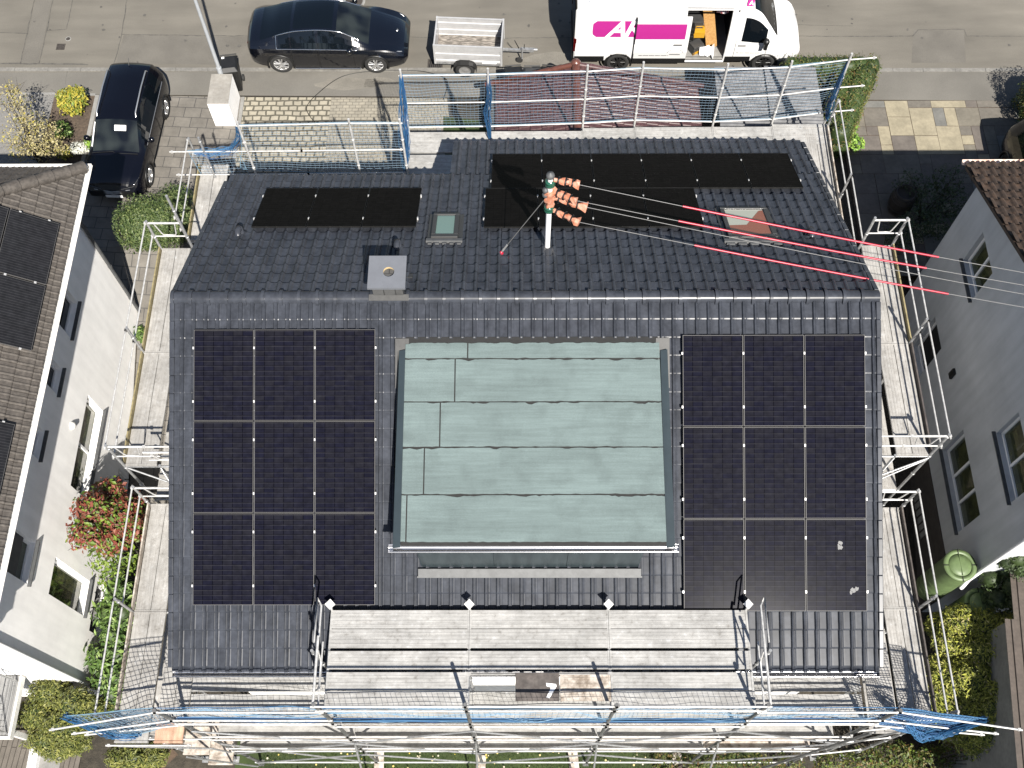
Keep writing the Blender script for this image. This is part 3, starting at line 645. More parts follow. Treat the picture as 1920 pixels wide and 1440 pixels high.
mb=MB()      # droppings on one panel
for (x,y,s) in ((1575,1018,.05),(1574,1026,.06),(1600,1107,.06),(1606,1104,.05),(1596,1111,.04)):
    c=onplane(x,y,fr(0,0,.152),Nf); vs=[c+X_*math.cos(2*PI*k/9)*s*U(.5,1.2)+Vf*math.sin(2*PI*k/9)*s*U(.5,1.2) for k in range(9)]; mb.add(vs,[tuple(range(9))])
tag(mb.build('bird_droppings',mat('dropping',g(.3),.9)),'pale bird droppings splashed on the lower right solar panel','droppings')
# ------------------------------------------------------------------ mast, wires
m0=V((.72,1.6,6.6))
mast=thing('roof_mast','white roof mast with green insulators carrying the overhead wires','mast')
mb=MB(); mb.tube([m0,m0+Z_*1.55],.055,14); mb.tube([m0+Z_*1.5,m0+Z_*2.52],.05,14); mb.build('pole',M['frame'],mast)
mb=MB(); mb.lathe(m0+Z_*.05,[(.16,-.1),(.13,.02),(.075,.10),(.06,.12)],16); mb.build('collar',M['zincM'],mast)
mb=MB(); mb.lathe(m0+Z_*2.5,[(.07,0),(.085,.04),(.07,.09),(.0001,.13)],14); mb.build('cap',M['zincM'],mast)
for z in (2.33,1.52):
    mb=MB(); mb.lathe(m0+Z_*z,[(.06,-.09),(.095,-.07),(.10,-.03),(.075,-.01),(.10,.02),(.095,.06),(.06,.08)],16); mb.build('insulator',M['green_ins'],mast)
for z in (1.98,2.12):
    mb=MB(); mb.lathe(m0+Z_*z+V((-.08,-.02,0)),[(.0001,-.06),(.055,-.04),(.065,0),(.055,.04),(.0001,.06)],12); mb.build('insulator',M['zincM'],mast)
settle(mast,m0)
def crumple(mb,p,q,r0,r1,n=7,k=9):
    p,q=V(p),V(q); t=(q-p).normalized(); x=t.orthogonal().normalized(); y=t.cross(x); vs=[]
    for i in range(n+1):
        f=i/n; r=lerp(r0,r1,f)*(.85 if i%3==1 else 1.05); c=p.lerp(q,f)
        for j in range(k):
            a=2*PI*j/k; rr=r*U(.65,1.25); vs.append(c+(x*math.cos(a)+y*math.sin(a)*.75)*rr)
    mb.add(vs,[(i*k+j,i*k+(j+1)%k,(i+1)*k+(j+1)%k,(i+1)*k+j) for i in range(n) for j in range(k)]+[tuple(range(k))[::-1],tuple(range(n*k,n*k+k))])
WN=['topmost overhead wire from the roof mast, with a red sleeve','second overhead wire from the mast, with a red sleeve','bare third overhead wire from the mast, without a sleeve','lowest overhead wire from the roof mast, with a red sleeve']
ON=['upper orange cover wrapped on the topmost wire at the mast','middle orange cover bunched on the second wire at the mast','long orange cover bunched on the bare third wire','lowest orange cover flaring open below the others on the mast']
starts=[(1084,346,9.0),(1079,376,8.63),(1097,388,8.45),(1083,416,8.05)]; ends=[(1920,498,8.1),(1920,522,7.8),(1920,539,7.6),(1920,564,7.25)]
reds=[(1280,1760),(1272,1737),None,(1302,1778)]
for i in range(4):
    a=at(*starts[i]); b=at(*ends[i]); d=b-a; hook=V((.74,1.6,a.z+.02))
    P=[hook]+[a+d*t+Z_*(-.22*math.sin(min(1,t/1.9)*PI)) for t in [k/24*1.9 for k in range(25)]]
    mb=MB(); mb.tube(P,.0075,6)
    wr=thing('overhead_wire',WN[i],'wire',group='overhead wires from the roof mast')
    mb.build('wire',M['wire'],wr)
    if reds[i]:
        def tt(px):
            lo,hi=0,1.2
            for _ in range(40):
                m_=(lo+hi)/2; q=a+d*m_+Z_*(-.22*math.sin(min(1,m_/1.9)*PI)); r=q-CAM
                sx=960+F*r.dot(_r)/r.dot(_f)
                if sx<px: lo=m_
                else: hi=m_
            return lo
        t0,t1=tt(reds[i][0]),tt(reds[i][1]); mb=MB()
        mb.tube([a+d*t+Z_*(-.22*math.sin(min(1,t/1.9)*PI)) for t in [t0+(t1-t0)*k/14 for k in range(15)]],.021,8); mb.build('sleeve',M['redsleeve'],wr)
    settle(wr,hook)
    mb=MB(); h=hook+V((.05,0,0)); n=(a-h)
    crumple(mb,h,h+n*.45,.045,.068,3,7); crumple(mb,h+n*.36,h+n*.74+Z_*.02,.05,.07,3,6); crumple(mb,h+n*.66,a+n*.06,.05,.092 if i!=1 else .07,3,7)
    oc=mb.build('insulating_cover',M['orange'])
    for f in (.2,.5,.78):
        mb=MB(); c=h+n*f; t_=n.normalized(); mb.tube([c-t_*.012,c+t_*.012],[.088,.088],12,caps=False); mb.tube([c-t_*.008+Z_*.05,c+t_*.05+Z_*.10],.008,5); mb.build('strap',M['black'],oc)
    tag(oc,ON[i],'cover',group='orange insulating covers')
    mb=MB()
mb=MB(); crumple(mb,m0+V((0,0,1.62)),m0+V((.02,-.0,2.1)),.10,.11,6); tag(mb.build('insulating_cover',M['orange']),'orange cover wrapped around the mast itself between the insulators','cover',group='orange insulating covers')
gp=onplane(940,476,RIDGE,Nb); gt=m0+Z_*2.0
guy=thing('guy_wire','thin steel guy wire from the mast down to a hook on the tiles','wire')
mb=MB(); mb.tube([gt,gp.lerp(gt,.12)+Z_*.06],.009,6); mb.build('wire',M['wire'],guy)
mb=MB(); mb.tube([gp.lerp(gt,.02)+Z_*.06,gp.lerp(gt,.13)+Z_*.06],.022,8); mb.build('turnbuckle',M['galv'],guy)
mb=MB(); mb.lathe(gp,[(.045,0),(.045,.05),(.02,.08),(.0001,.09)],10); mb.build('hook',M['redsleeve'],guy); settle(guy,gp)
# ------------------------------------------------------------------ scaffolding
TR=.0245
class Scaf:
    def __init__(s,label,base): s.root=thing('scaffolding',label,'scaffolding'); s.base=V(base); s.n=0
    def tube(s,name,pts,m='galv',r=TR):
        mb=MB(); mb.tube(pts,r,9); return mb.build(name,M[m],s.root)
    def post(s,x,y,z0,z1,m='galv',r=.029):
        mb=MB(); mb.tube([(x,y,z0+.12),(x,y,z1)],r,9); 
        mb.tube([(x,y,z0+.02),(x,y,z0+.3)],.019,8); mb.b2(x-.075,x+.075,y-.075,y+.075,z0+.0,z0+.02)
        z=z0+.45
        while z<z1-.1:
            mb.lathe((x,y,z),[(.025,-.02),(.042,-.012),(.042,.012),(.025,.02)],10); z+=1.0
        return mb.build('post',M[m],s.root)
    def rail(s,p,q,m='galvW'): 
        p,q=V(p),V(q); d=(q-p).normalized(); mb=MB(); mb.tube([p-d*.06,q+d*.06],.019,8)
        for c in (p,q): mb.box(c,(.05,.05,.05))
        return mb.build('guardrail',M[m],s.root)
    def deck(s,x0,x1,y0,y1,z,m='deck',along='x',planks=2,gap=.014):
        mb=MB()
        if along=='x':
            w_=(y1-y0)/planks
            for k in range(planks):
                a,b=y0+k*w_+gap/2,y0+(k+1)*w_-gap/2; zz=z+U(-.006,.006)
                mb.b2(x0+.03,x1-.03,a,b,zz-.05,zz); 
                for q in range(1,5): yy=lerp(a,b,q/5); mb.b2(x0+.05,x1-.05,yy-.007,yy+.007,zz,zz+.004)
            for x in (x0+.015,x1-.015): mb.b2(x-.018,x+.018,y0,y1,z-.075,z+.008)
        else:
            w_=(x1-x0)/planks
            for k in range(planks):
                a,b=x0+k*w_+gap/2,x0+(k+1)*w_-gap/2; zz=z+U(-.006,.006)
                mb.b2(a,b,y0+.03,y1-.03,zz-.05,zz)
                for q in range(1,5): xx=lerp(a,b,q/5); mb.b2(xx-.007,xx+.007,y0+.05,y1-.05,zz,zz+.004)
            for y in (y0+.015,y1-.015): mb.b2(x0,x1,y-.018,y+.018,z-.075,z+.008)
        return mb.build('deck',M[m],s.root)
    def toe(s,x0,x1,y0,y1,z,m='yellow'):
        mb=MB(); mb.b2(x0,x1,y0,y1,z-.04,z+.11); return mb.build('toe_board',M[m],s.root)
    def ledger(s,p,q): return s.tube('ledger',[p,q])
    def brace(s,p,q): return s.tube('brace',[p,q],r=.02)
    def endframe(s,p,q,zb,h=1.0):
        "end guard: two posts, top tube and a bent loop hanging from it"
        p,q=V((*p,zb)),V((*q,zb)); mb=MB(); d=(q-p); u=Z_*h
        mb.tube([p+u,q+u],TR,9); 
        a,b=.18,.82
        mb.tube([p+d*a+u,p+d*(a+.1)+u*.62,p+d*(a+.14)+u*.55,p+d*(b-.14)+u*.55,p+d*(b-.1)+u*.62,p+d*b+u],.015,8)
        mb.tube([p+u*.5,q+u*.5],.017,8)
        return mb.build('end_guard',M['galvW'],s.root)
    def done(s): settle(s.root,s.base)
# --- left gable
s=Scaf('scaffolding along the left gable with yellow toe boards and stepped decks',(-7.5,0,gz(0)))
xo,xi=-7.88,-7.16
for y in (2.72,.1,-2.48):
    s.post(xo,y,gz(y),6.08); s.post(xi,y,gz(y),5.0 if y<2 else 7.0)
    s.tube('transom',[(xo,y,4.93),(xi,y,4.93)]); s.tube('transom',[(xo,y,2.93),(xi,y,2.93)])
for a,b in ((2.72,.1),(.1,-2.48)):
    s.rail((xo-.04,a,6.0),(xo-.04,b,6.0)); s.rail((xo-.04,a,5.5),(xo-.04,b,5.5))
    s.deck(-7.86,-7.22,b,a,5.0,'deckY','y'); s.deck(-7.86,-6.75,b,a,3.0,'deckY','y',3); s.toe(-7.90,-7.87,b,a,5.0)
s.endframe((xo,2.72),(xi,2.72),5.0); s.endframe((xo,-2.48),(xi,-2.48),5.0); s.rail((xi,-2.48,6.0),(-6.45,-2.48,6.0)); s.rail((xi,-2.48,5.5),(-6.5,-2.48,5.5))
s.endframe((xi,-2.60),(-6.45,-2.60),5.2,.8)
s.ledger((xo,-2.48,4.93),(-6.6,-2.48,4.93)); s.brace((xo,-2.48,4.9),(xi+.1,-2.72,4.7)); s.brace((xi,-2.5,4.9),(-6.7,-3.2,4.3)); 
xo2,xi2=-7.76,-7.0
for y in (-2.82,-5.13,-7.3):
    s.post(xo2,y,gz(y),4.66 if y>-7 else 4.7); s.post(xi2+.02,y,gz(y),3.6); s.tube('transom',[(xo2,y,3.53),(-6.4,y,3.53)])
for a,b in ((-2.82,-5.13),(-5.13,-7.3)):
    s.rail((xo2-.04,a,4.6),(xo2-.04,b,4.6)); s.rail((xo2-.04,a,4.1),(xo2-.04,b,4.1)); s.deck(-7.72,-7.07,b,a,3.6,'deckY','y'); s.toe(-7.77,-7.74,b,a,3.6,'ply'); s.deck(-7.72,-7.03,b,a,1.6,'deckY','y')
s.deck(-6.96,-6.36,-7.25,-2.9,3.58,'deckY','y')
s.endframe((xo2,-2.82),(-6.75,-2.82),3.6)
s.deck(-7.72,-7.07,-7.68,-7.31,3.6,'deckY','y'); s.deck(-6.96,-6.40,-7.68,-7.27,3.58,'rusty','y',1); s.deck(-6.96,-6.40,-7.68,-6.7,1.6,'ply','y',1); s.deck(-6.96,-6.40,-7.68,-6.7,-.4,'ply','y',1); s.rail((-7.85,-7.72,3.5),(-6.3,-7.72,3.5)); s.brace((-7.7,-7.72,3.4),(-6.35,-7.55,1.5)); s.brace((-6.9,-7.72,1.5),(-6.1,-7.6,-1.6))

xb=-8.04
for y in (4.25,6.55): s.post(xb,y,gz(y),4.08); s.post(-7.35,y,gz(y),3.0); s.tube('transom',[(xb,y,2.93),(-7.35,y,2.93)])
s.deck(-8.0,-7.3,4.25,6.55,3.0,'deckY','y'); s.toe(-8.05,-8.02,4.25,6.55,3.0); s.rail((xb-.04,4.25,4.0),(xb-.04,6.55,4.0)); s.rail((xb-.04,4.25,3.5),(xb-.04,6.55,3.5))
s.done()
lad=thing('ladder','pale aluminium ladder beside the left gable below the deck','ladder')
mb=MB(); la,lb=V((-6.92,-.3,3.03)),V((-6.85,-2.1,4.9)); 
for dx in (-.0,.36): mb.tube([la+X_*dx,lb+X_*dx],.03,6)
mb.build('stile',M['galvW'],lad)
for k in range(8):
    mb=MB(); p=la.lerp(lb,(k+.5)/8); mb.tube([p,p+X_*.36],.018,6); mb.build('rung',M['galvW'],lad)
settle(lad,la)
# --- right gable
s=Scaf('scaffolding along the right gable with long striped shadows on its decks',(8,0,gz(0)))
xo,xi=8.48,7.78
for y in (2.75,.28,-2.28):
    s.post(xo,y,gz(y),6.08); s.post(xi,y,gz(y),5.0 if y<2 else 6.1); s.tube('transom',[(xo,y,4.93),(xi,y,4.93)]); s.tube('transom',[(xo,y,2.93),(xi,y,2.93)])
for a,b in ((2.75,.28),(.28,-2.28)):
    s.rail((xo+.04,a,6.0),(xo+.04,b,6.0)); s.rail((xo+.04,a,5.5),(xo+.04,b,5.5)); s.deck(7.80,8.46,b,a,5.0,'deckY','y'); s.deck(7.2,8.46,b,a,3.0,'deckY','y',3); s.toe(8.47,8.5,b,a,5.0,'yellow' if a>2 else 'darkply')
s.endframe((xo,2.75),(xi,2.75),5.0); s.endframe((xo,-2.28),(xi,-2.28),5.0); s.rail((xi,-2.28,6.0),(7.0,-2.28,6.0)); s.rail((xi,-2.28,5.5),(7.0,-2.28,5.5))
s.ledger((xo,-2.28,4.93),(7.0,-2.28,4.93)); s.brace((xo,-2.3,4.9),(7.5,-2.62,4.75)); s.brace((xo,-2.3,4.85),(7.4,-2.66,4.4)); s.brace((xi,-2.3,4.9),(7.1,-3.0,4.2))
for k in range(4): s.brace((7.25+k*.16,-2.4,3.0),(7.5+k*.16,-4.2,2.2))
xo2=8.25
for y in (-2.92,-5.08,-7.25):
    s.post(xo2,y,gz(y),4.66); s.post(7.5,y,gz(y),3.6); s.tube('transom',[(xo2,y,3.53),(7.0,y,3.53)])
for a,b in ((-2.92,-5.08),(-5.08,-7.25)):
    s.rail((xo2+.04,a,4.6),(xo2+.04,b,4.6)); s.rail((xo2+.04,a,4.1),(xo2+.04,b,4.1)); s.deck(7.55,8.2,b,a,3.6,'deckY','y'); s.toe(8.22,8.25,b,a,3.6,'darkply'); s.deck(7.55,8.2,b,a,1.6,'deckY','y')
s.endframe((xo2,-2.92),(7.45,-2.92),3.6); s.deck(6.98,7.5,-7.2,-3.0,3.58,'deckY','y',1)
for y in (3.2,5.4,7.7): s.post(8.2,y,gz(y),4.08); s.post(7.5,y,gz(y),3.0); s.tube('transom',[(8.2,y,2.93),(7.3,y,2.93)])
for a,b in ((7.7,5.4),(5.4,3.2)):
    s.rail((8.24,a,4.0),(8.24,b,4.0)); s.rail((8.24,a,3.5),(8.24,b,3.5)); s.deck(7.58,8.16,b,a,3.0,'deckY','y'); s.deck(6.9,7.54,b,a,2.99,'deckY','y'); s.toe(8.17,8.2,b,a,3.0,'ply')
s.done()
# --- street side
s=Scaf('low scaffolding along the street side eaves with white decks and net posts',(2,7.2,0))
PXR=[(752,142),(915,140),(1101,134),(1205,128),(1362,131),(1481,126),(1592,112)]
NB=[]
for (px,py) in PXR: p=at(px,py,5.05); NB.append(p); s.post(p.x,p.y-.03,0,5.3,'galvW')
for a,b in zip(NB,NB[1:]):
    e=V((0,0,0))
    for z in (5.05,4.05,3.12): s.rail((a.x,a.y,z),(b.x,b.y,z))
    s.deck(a.x,b.x,min(a.y,b.y)-.72,min(a.y,b.y)-.06,3.0,'deck'); s.tube('transom',[(a.x,a.y-.02,2.93),(a.x,a.y-.75,2.93)])
for z,xe in ((5.05,8.75),(4.05,9.0),(3.12,9.2)): s.rail((NB[-1].x,NB[-1].y,z),(NB[-1].x+.62,NB[-1].y+.06,z))
for a,b in ((-2.7,-1.45),): s.deck(a,b,6.25,6.86,3.0,'deck',planks=1); 
for x in (-2.7,-.6,1.6,4.4,6.4): s.post(x,6.95,0,2.98)
NL=[]
for (px,py) in ((447,236),(655,231),(750,231)):
    p=at(px,py,5.05); NL.append(p)
for p in NL: s.post(p.x,p.y,0,5.2,'galvW')
s.rail((NL[0].x,NL[0].y,5.05),(NL[1].x,NL[1].y,5.05)); s.rail((NL[1].x,NL[1].y,5.05),(NL[2].x,NL[2].y,5.05))
for z,x in ((4.05,-8.4),(3.12,-8.5)): s.rail((x,6.15,z),(-5.2,6.17,z)); s.rail((-5.2,6.17,z),(-2.75,6.2,z))
s.post(-7.6,6.15,0,4.6); 
for a,b in ((-7.2,-5.0),(-5.0,-2.75)): s.deck(a,b,5.3,6.05,2.6,'deck')
s.done()
# --- garden side
s=Scaf('tall scaffolding on the garden side with a raised working deck in front of the dormer',(0,-7,-3))
YO,YI=-7.38,-6.62
PX=[-6.34,-3.40,-.80,1.80,4.40,6.86]
TOP=[5.68,6.32,6.32,6.32,6.32,5.68]
for x,t in zip(PX,TOP):
    s.post(x,YO,-3,t,'galvD',.034); s.post(x,YI,-3,5.2 if t>6 else 3.6)
    for z in (-.7,1.3,3.3): s.tube('transom',[(x,YO,z-.05),(x,YI,z-.05)])
for i in range(5):
    a,b=PX[i],PX[i+1]; side=i in(0,4)
    for z in ((3.3,) if not side else ())+(1.3,-.7): s.deck(a,b,YO+.10,YI-.03,z,'deck' if (i,z)!=(4,-.7) else 'ply'); s.toe(a+.04,b-.04,YO+.055,YO+.085,z+.03,'ply')
    for z in (-2.55,.3,-.2,2.3,1.8,4.2): s.rail((a,YO-.03,z),(b,YO-.03,z))
    if side:
        s.deck(a,b,-7.2,-6.76,3.58,'deck',planks=1); s.deck(a,b,-6.72,-6.33,3.6,'deck',planks=1)
        for z in (5.62,4.62,4.1): s.rail((a,YO-.03,z),(b,YO-.03,z))
    else:
        for z in (6.28,5.8): s.rail((a,YO-.03,z),(b,YO-.03,z))
        s.deck(a,b,-6.21,-5.50,5.28,'deck' if i!=2 else 'deck'); s.deck(a,b,-6.59,-6.25,5.24,'deck',planks=1)
        if i!=2: s.deck(a,b,-7.3,-6.64,5.26,'deck')
        else:
            s.deck(.88,b,-7.16,-6.64,5.26,'ply',planks=1); s.deck(a,b,-6.70,-6.64,5.262,'deck',planks=1)
        for z in (4.2,3.8): s.rail((a,YO-.03,z),(b,YO-.03,z))
    zz=(-2.7,-.7)
    s.brace((a,YO-.05,-.7 if i%2 else -2.5),(b,YO-.05,-2.5 if i%2 else -.7)); s.brace((a,YO-.05,1.3 if i%2 else -.5),(b,YO-.05,-.5 if i%2 else 1.3)); s.brace((a,YO-.05,1.4 if i%2 else 3.3),(b,YO-.05,3.3 if i%2 else 1.4))
for x in PX[1:5]:
    s.tube('bracket',[(x,-7.3,5.2),(x,-5.46,5.2)]); s.tube('bracket',[(x,YI,4.0),(x,-5.6,5.15)])
    mb=MB(); mb.tube([(x,-5.5,5.15),(x,-5.46,5.45)],TR,9); mb.box((x,-5.44,5.47),(.14,.14,.012),Matrix.Rotation(R(45),3,'Z')@Matrix.Rotation(R(15),3,'X')); mb.build('head_plate',M['galvW'],s.root)
for x in (-3.42,4.44): s.endframe((x,YO),(x,-6.2),5.28,1.0); s.post(x-.1*(1 if x<0 else -1),-6.45,3.6,6.25)
s.tube('end_loop',[(-3.5,-6.3,6.2),(-3.5,-5.5,6.2),(-3.42,-5.65,6.2),(-3.42,-6.2,6.2)],'galvW',.017); s.tube('end_loop',[(4.54,-6.3,6.2),(4.54,-5.5,6.2),(4.46,-5.65,6.2),(4.46,-6.2,6.2)],'galvW',.017)
for x,dx in ((-3.4,.18),(-.8,.02),(1.8,-.12),(4.4,-.3)): s.tube('raker',[(x,YO-.05,1.2),(x+dx*.4,YO-1.6,-3.0)])
for x in PX: 
    for k in range(9): 
        z=-2+k*.9
        if z<TOP[0]: pass
# side wings carrying the nets outwards
for sx,xc,xe in ((-1,-6.34,-8.1),(1,6.86,8.9)):
    for k,(z,dy) in enumerate(((5.62,-.32),(4.62,-.26),(4.0,-.2))): s.rail((xc,YO-.03,z),(xe,YO+dy,z)); 
s.rail((-7.8,-7.42,2.0),(-6.34,-7.42,2.0)); s.brace((-7.7,-7.42,3.5),(-6.4,-7.42,-.6)); s.brace((-6.3,-7.42,1.2),(-3.5,-7.42,-2.6))
for z in (2.6,.6,-1.6): s.rail((6.86,YO-.03,z),(6.86,YI,z)); s.rail((8.2,-7.25,z+.3),(6.9,YO,z+.3))
s.tube('raker',[(7.0,YO-.1,3.4),(5.4,-7.75,-2.9)],'galvD',.03); s.brace((8.2,-7.3,3.2),(6.9,YO,-.6))
s.done()
# boards lying on the deck
bd=MB(); bd.box((.46,-6.93,5.26),(.80,.46,.03)); bd.b2(.06,.86,-6.72,-6.66,5.276,5.284); b1=bd.build('dark_board',M['darkply']); tag(b1,'dark grimy board with a white painted 7-like mark on the scaffold deck','board')
mb=MB(); mb.add([(x+.62,y,5.278) for x,y in ((.0,-6.84),(.18,-6.86),(.19,-6.90),(.06,-7.11),(.0,-7.10),(.09,-6.92),(.01,-6.90))],[tuple(range(7))]); mb.build('mark',M['paper'],b1)
for (px,py,z,dx) in ((702,1430,-2.99,.12),(894,1436,-2.99,.1),(1083,1428,-2.99,-.1),(1277,1431,-2.99,-.1)):
    p=at(px,py,z); mb=MB(); mb.b2(-.12,.12,-.5,.25,0,.05); o=mb.build('foot_board',M['ply'],loc=(p.x+dx,p.y,z+.0)); o.rotation_euler=(0,0,U(-.1,.1))
    tag(o,['pale wooden sole board under the leftmost raised-deck post','pale wooden sole board under the post left of centre','pale wooden sole board under the post right of centre','pale wooden sole board under the rightmost raised-deck post'][(702,894,1083,1277).index(px)],'board','sole boards under the front posts')
# ------------------------------------------------------------------ nets
def net(name,label,top,bot,m,cell=.1,r=.0033,sag=.04,rope='rope',bunch=None,group=None,rr=.008):
    "square-mesh safety net hung between a top and a bottom line"
    top=[V(p) for p in top]; bot=[V(p) for p in bot]
    def along(P):
        L=[0]
        for a,b in zip(P,P[1:]): L.append(L[-1]+(b-a).length)
        def f(t):
            d=t*L[-1]
            for i in range(len(P)-1):
                if d<=L[i+1]+1e-9: return P[i].lerp(P[i+1],(d-L[i])/max(1e-9,L[i+1]-L[i]))
            return P[-1]
        return f,L[-1]
    ft,lt=along(top); fb,lb=along(bot); nu=max(2,int(lt/cell)); nv=max(2,int(max((top[0]-bot[0]).length,(top[-1]-bot[-1]).length)/cell))
    ph=U(0,20)
    def P(i,j):
        a,b=ft(i/nu),fb(i/nu); t=j/nv; p=a.lerp(b,t); s=math.sin(PI*t)
        return p+V((noise.noise(V((i*.13,j*.17,ph)))*.05+.03*math.sin(i*.35+ph),noise.noise(V((i*.11,j*.2,ph+9)))*sag*1.6*(.3+s),noise.noise(V((i*.12,j*.15,ph+5)))*.05*s-sag*s*(.5+.5*math.sin(i*.5))))
    G=[[P(i,j) for j in range(nv+1)] for i in range(nu+1)]
    root=thing(name,label,'safety net',group=group)
    mb=MB()
    for i in range(nu+1): mb.tube(G[i],r,3,False,False)
    for j in range(1,nv): mb.tube([G[i][j] for i in range(nu+1)],r,3,False,False)
    mb.build('mesh',M[m],root)
    mb=MB(); mb.tube([G[i][0] for i in range(nu+1)],rr,5); mb.tube([G[i][nv] for i in range(nu+1)],rr,5); mb.tube(G[0],rr,5); mb.tube(G[nu],rr,5); mb.build('border_rope',M[rope],root)
    settle(root,top[0]); return root
def bunch(name,label,P,r,m='netblue',n=34,wid=.10,group=None):
    "a gathered hank of netting: many loose strands along a path"
    P=[V(p) for p in P]; mb=MB()
    for k in range(n):
        off=V((U(-1,1),U(-1,1),U(-1,1)))*wid; pts=[]
        nn=14
        for i in range(nn+1):
            t=i/nn*(len(P)-1); a=min(int(t),len(P)-2); c=P[a].lerp(P[a+1],t-a)
            rad=r[a]+(r[a+1]-r[a])*(t-a) if isinstance(r,(list,tuple)) else r
            pts.append(c+off*(rad/wid)+V((noise.noise(V((i*.5,k*3.1,0))),noise.noise(V((i*.5,k*3.1,7))),noise.noise(V((i*.5,k*3.1,3)))))*rad*.7)
        mb.tube(pts,.006,3,False,False)
    return tag(mb.build(name,M[m]),label,'safety net',group)
ntop=[(p.x,p.y+.03,p.z) for p in NB]; ntop2=ntop
net('safety_net','pale blue safety net stretched over the street side from gate to hedge',ntop,[(p[0],p[1]+.01,3.12) for p in ntop],'net')
lt=[(NL[0].x,NL[0].y+.03,5.05),(NL[1].x,NL[1].y+.03,5.05),(NL[2].x,NL[2].y+.03,5.05)]
net('safety_net','pale blue safety net hanging in front of the sandstone setts',lt,[(-6.9,6.2,3.3),(-4.8,6.2,3.12),(-2.75,6.22,3.12)],'net')
net('safety_net','short blue net corner at the left end of the street side',[(-8.05,6.2,4.05),(-6.8,6.2,4.06)],[(-7.95,6.18,3.1),(-6.7,6.18,3.12)],'net')
bunch('gathered_net','bright blue hank of netting gathered at the corner of the setts net',[(-6.56,6.2,5.0),(-6.62,6.2,4.5),(-6.95,6.2,4.05),(-7.5,6.2,3.95),(-7.85,6.2,4.0)],[.05,.08,.10,.12,.05],n=18)
bunch('gathered_net','tall blue hank of netting between the two street side nets',[(NB[0].x,NB[0].y,5.1),(-2.72,7.3,4.4),(-2.72,6.6,3.7),(-2.72,6.2,3.1)],[.03,.09,.12,.04],n=34)
p=NB[1]; bunch('gathered_net','blue hank of netting tied to the second street side post',[p+Z_*.05,p+V((.02,-.05,-.7)),p+V((-.06,-.1,-1.3)),p+V((.0,-.35,-2.0))],[.03,.06,.09,.03],n=26)
p=NB[-1]; bunch('gathered_net','blue hank of netting hanging at the hedge end of the street side',[p+Z_*.1,p+V((-.05,-.05,-.8)),p+V((-.08,-.1,-1.5)),p+V((-.05,-.2,-2.0))],[.02,.06,.09,.04],n=26)
# garden side net
yt=YO+.05
net('safety_net','blue safety net along the garden side below the top guardrail',[(-6.34,yt,5.64),(-3.4,yt,5.66),(-.8,yt,5.66),(1.8,yt,5.66),(4.4,yt,5.66),(6.86,yt,5.64)],[(-6.34,yt+.02,3.8),(-3.4,yt,3.8),(-.8,yt,3.8),(1.8,yt,3.8),(4.4,yt,3.8),(6.86,yt,3.8)],'netdark',sag=.07,r=.0035,rope='netblue')
net('safety_net','blue net wing stretched beyond the left front corner',[(-6.34,yt,5.64),(-7.95,yt-.14,5.60)],[(-6.34,yt,3.7),(-7.6,yt-.25,3.6)],'net',sag=.05,rope='rope',r=.006)
net('safety_net','dense blue net wing stretched beyond the right front corner',[(6.86,yt,5.64),(8.35,yt-.18,5.60)],[(6.86,yt,3.7),(8.3,yt-.3,3.6)],'netblue',cell=.06,sag=.05,rope='netblue',r=.007)
bunch('gathered_net','bright blue folded net draped over the right front railing',[(7.4,yt-.1,4.4),(7.8,yt-.25,4.0),(8.1,yt-.22,4.4),(8.4,yt-.18,5.5)],[.08,.14,.10,.05],n=60)
bunch('gathered_net','bright blue net edge rolled at the left front corner',[(-7.95,yt-.14,5.6),(-7.8,yt-.2,4.8),(-7.6,yt-.25,3.9),(-7.2,yt-.2,3.5)],[.05,.07,.09,.06],n=32)
bunch('gathered_net','long dark blue roll of netting lying along the garden side guardrail',[(-6.3,yt-.03,4.45),(-3.4,yt-.03,4.3),(-.8,yt-.03,4.35),(1.8,yt-.03,4.3),(4.4,yt-.03,4.35),(6.8,yt-.03,4.4)],[.03,.035,.03,.035,.03,.03],n=20)
# ------------------------------------------------------------------ neighbours' houses
def facade(mb,O,u,v,n,Wd,Ht,ops,depth=.16):
    "wall sheet with real recessed openings; ops are (u0,u1,v0,v1)"
    us=sorted({0,Wd}|{a for o in ops for a in o[:2]}); vs_=sorted({0,Ht}|{a for o in ops for a in o[2:]})
    O=V(O)
    for i in range(len(us)-1):
        for j in range(len(vs_)-1):
            cu,cv=(us[i]+us[i+1])/2,(vs_[j]+vs_[j+1])/2
            if any(o[0]<cu<o[1] and o[2]<cv<o[3] for o in ops): continue
            mb.add([O+u*us[i]+v*vs_[j],O+u*us[i+1]+v*vs_[j],O+u*us[i+1]+v*vs_[j+1],O+u*us[i]+v*vs_[j+1]],[(0,1,2,3)])
    for a,b,c,d in ops:
        P=[O+u*a+v*c,O+u*b+v*c,O+u*b+v*d,O+u*a+v*d]; Q=[p-n*depth for p in P]
        mb.add(P+Q,[(k,(k+1)%4,4+(k+1)%4,4+k) for k in range(4)])
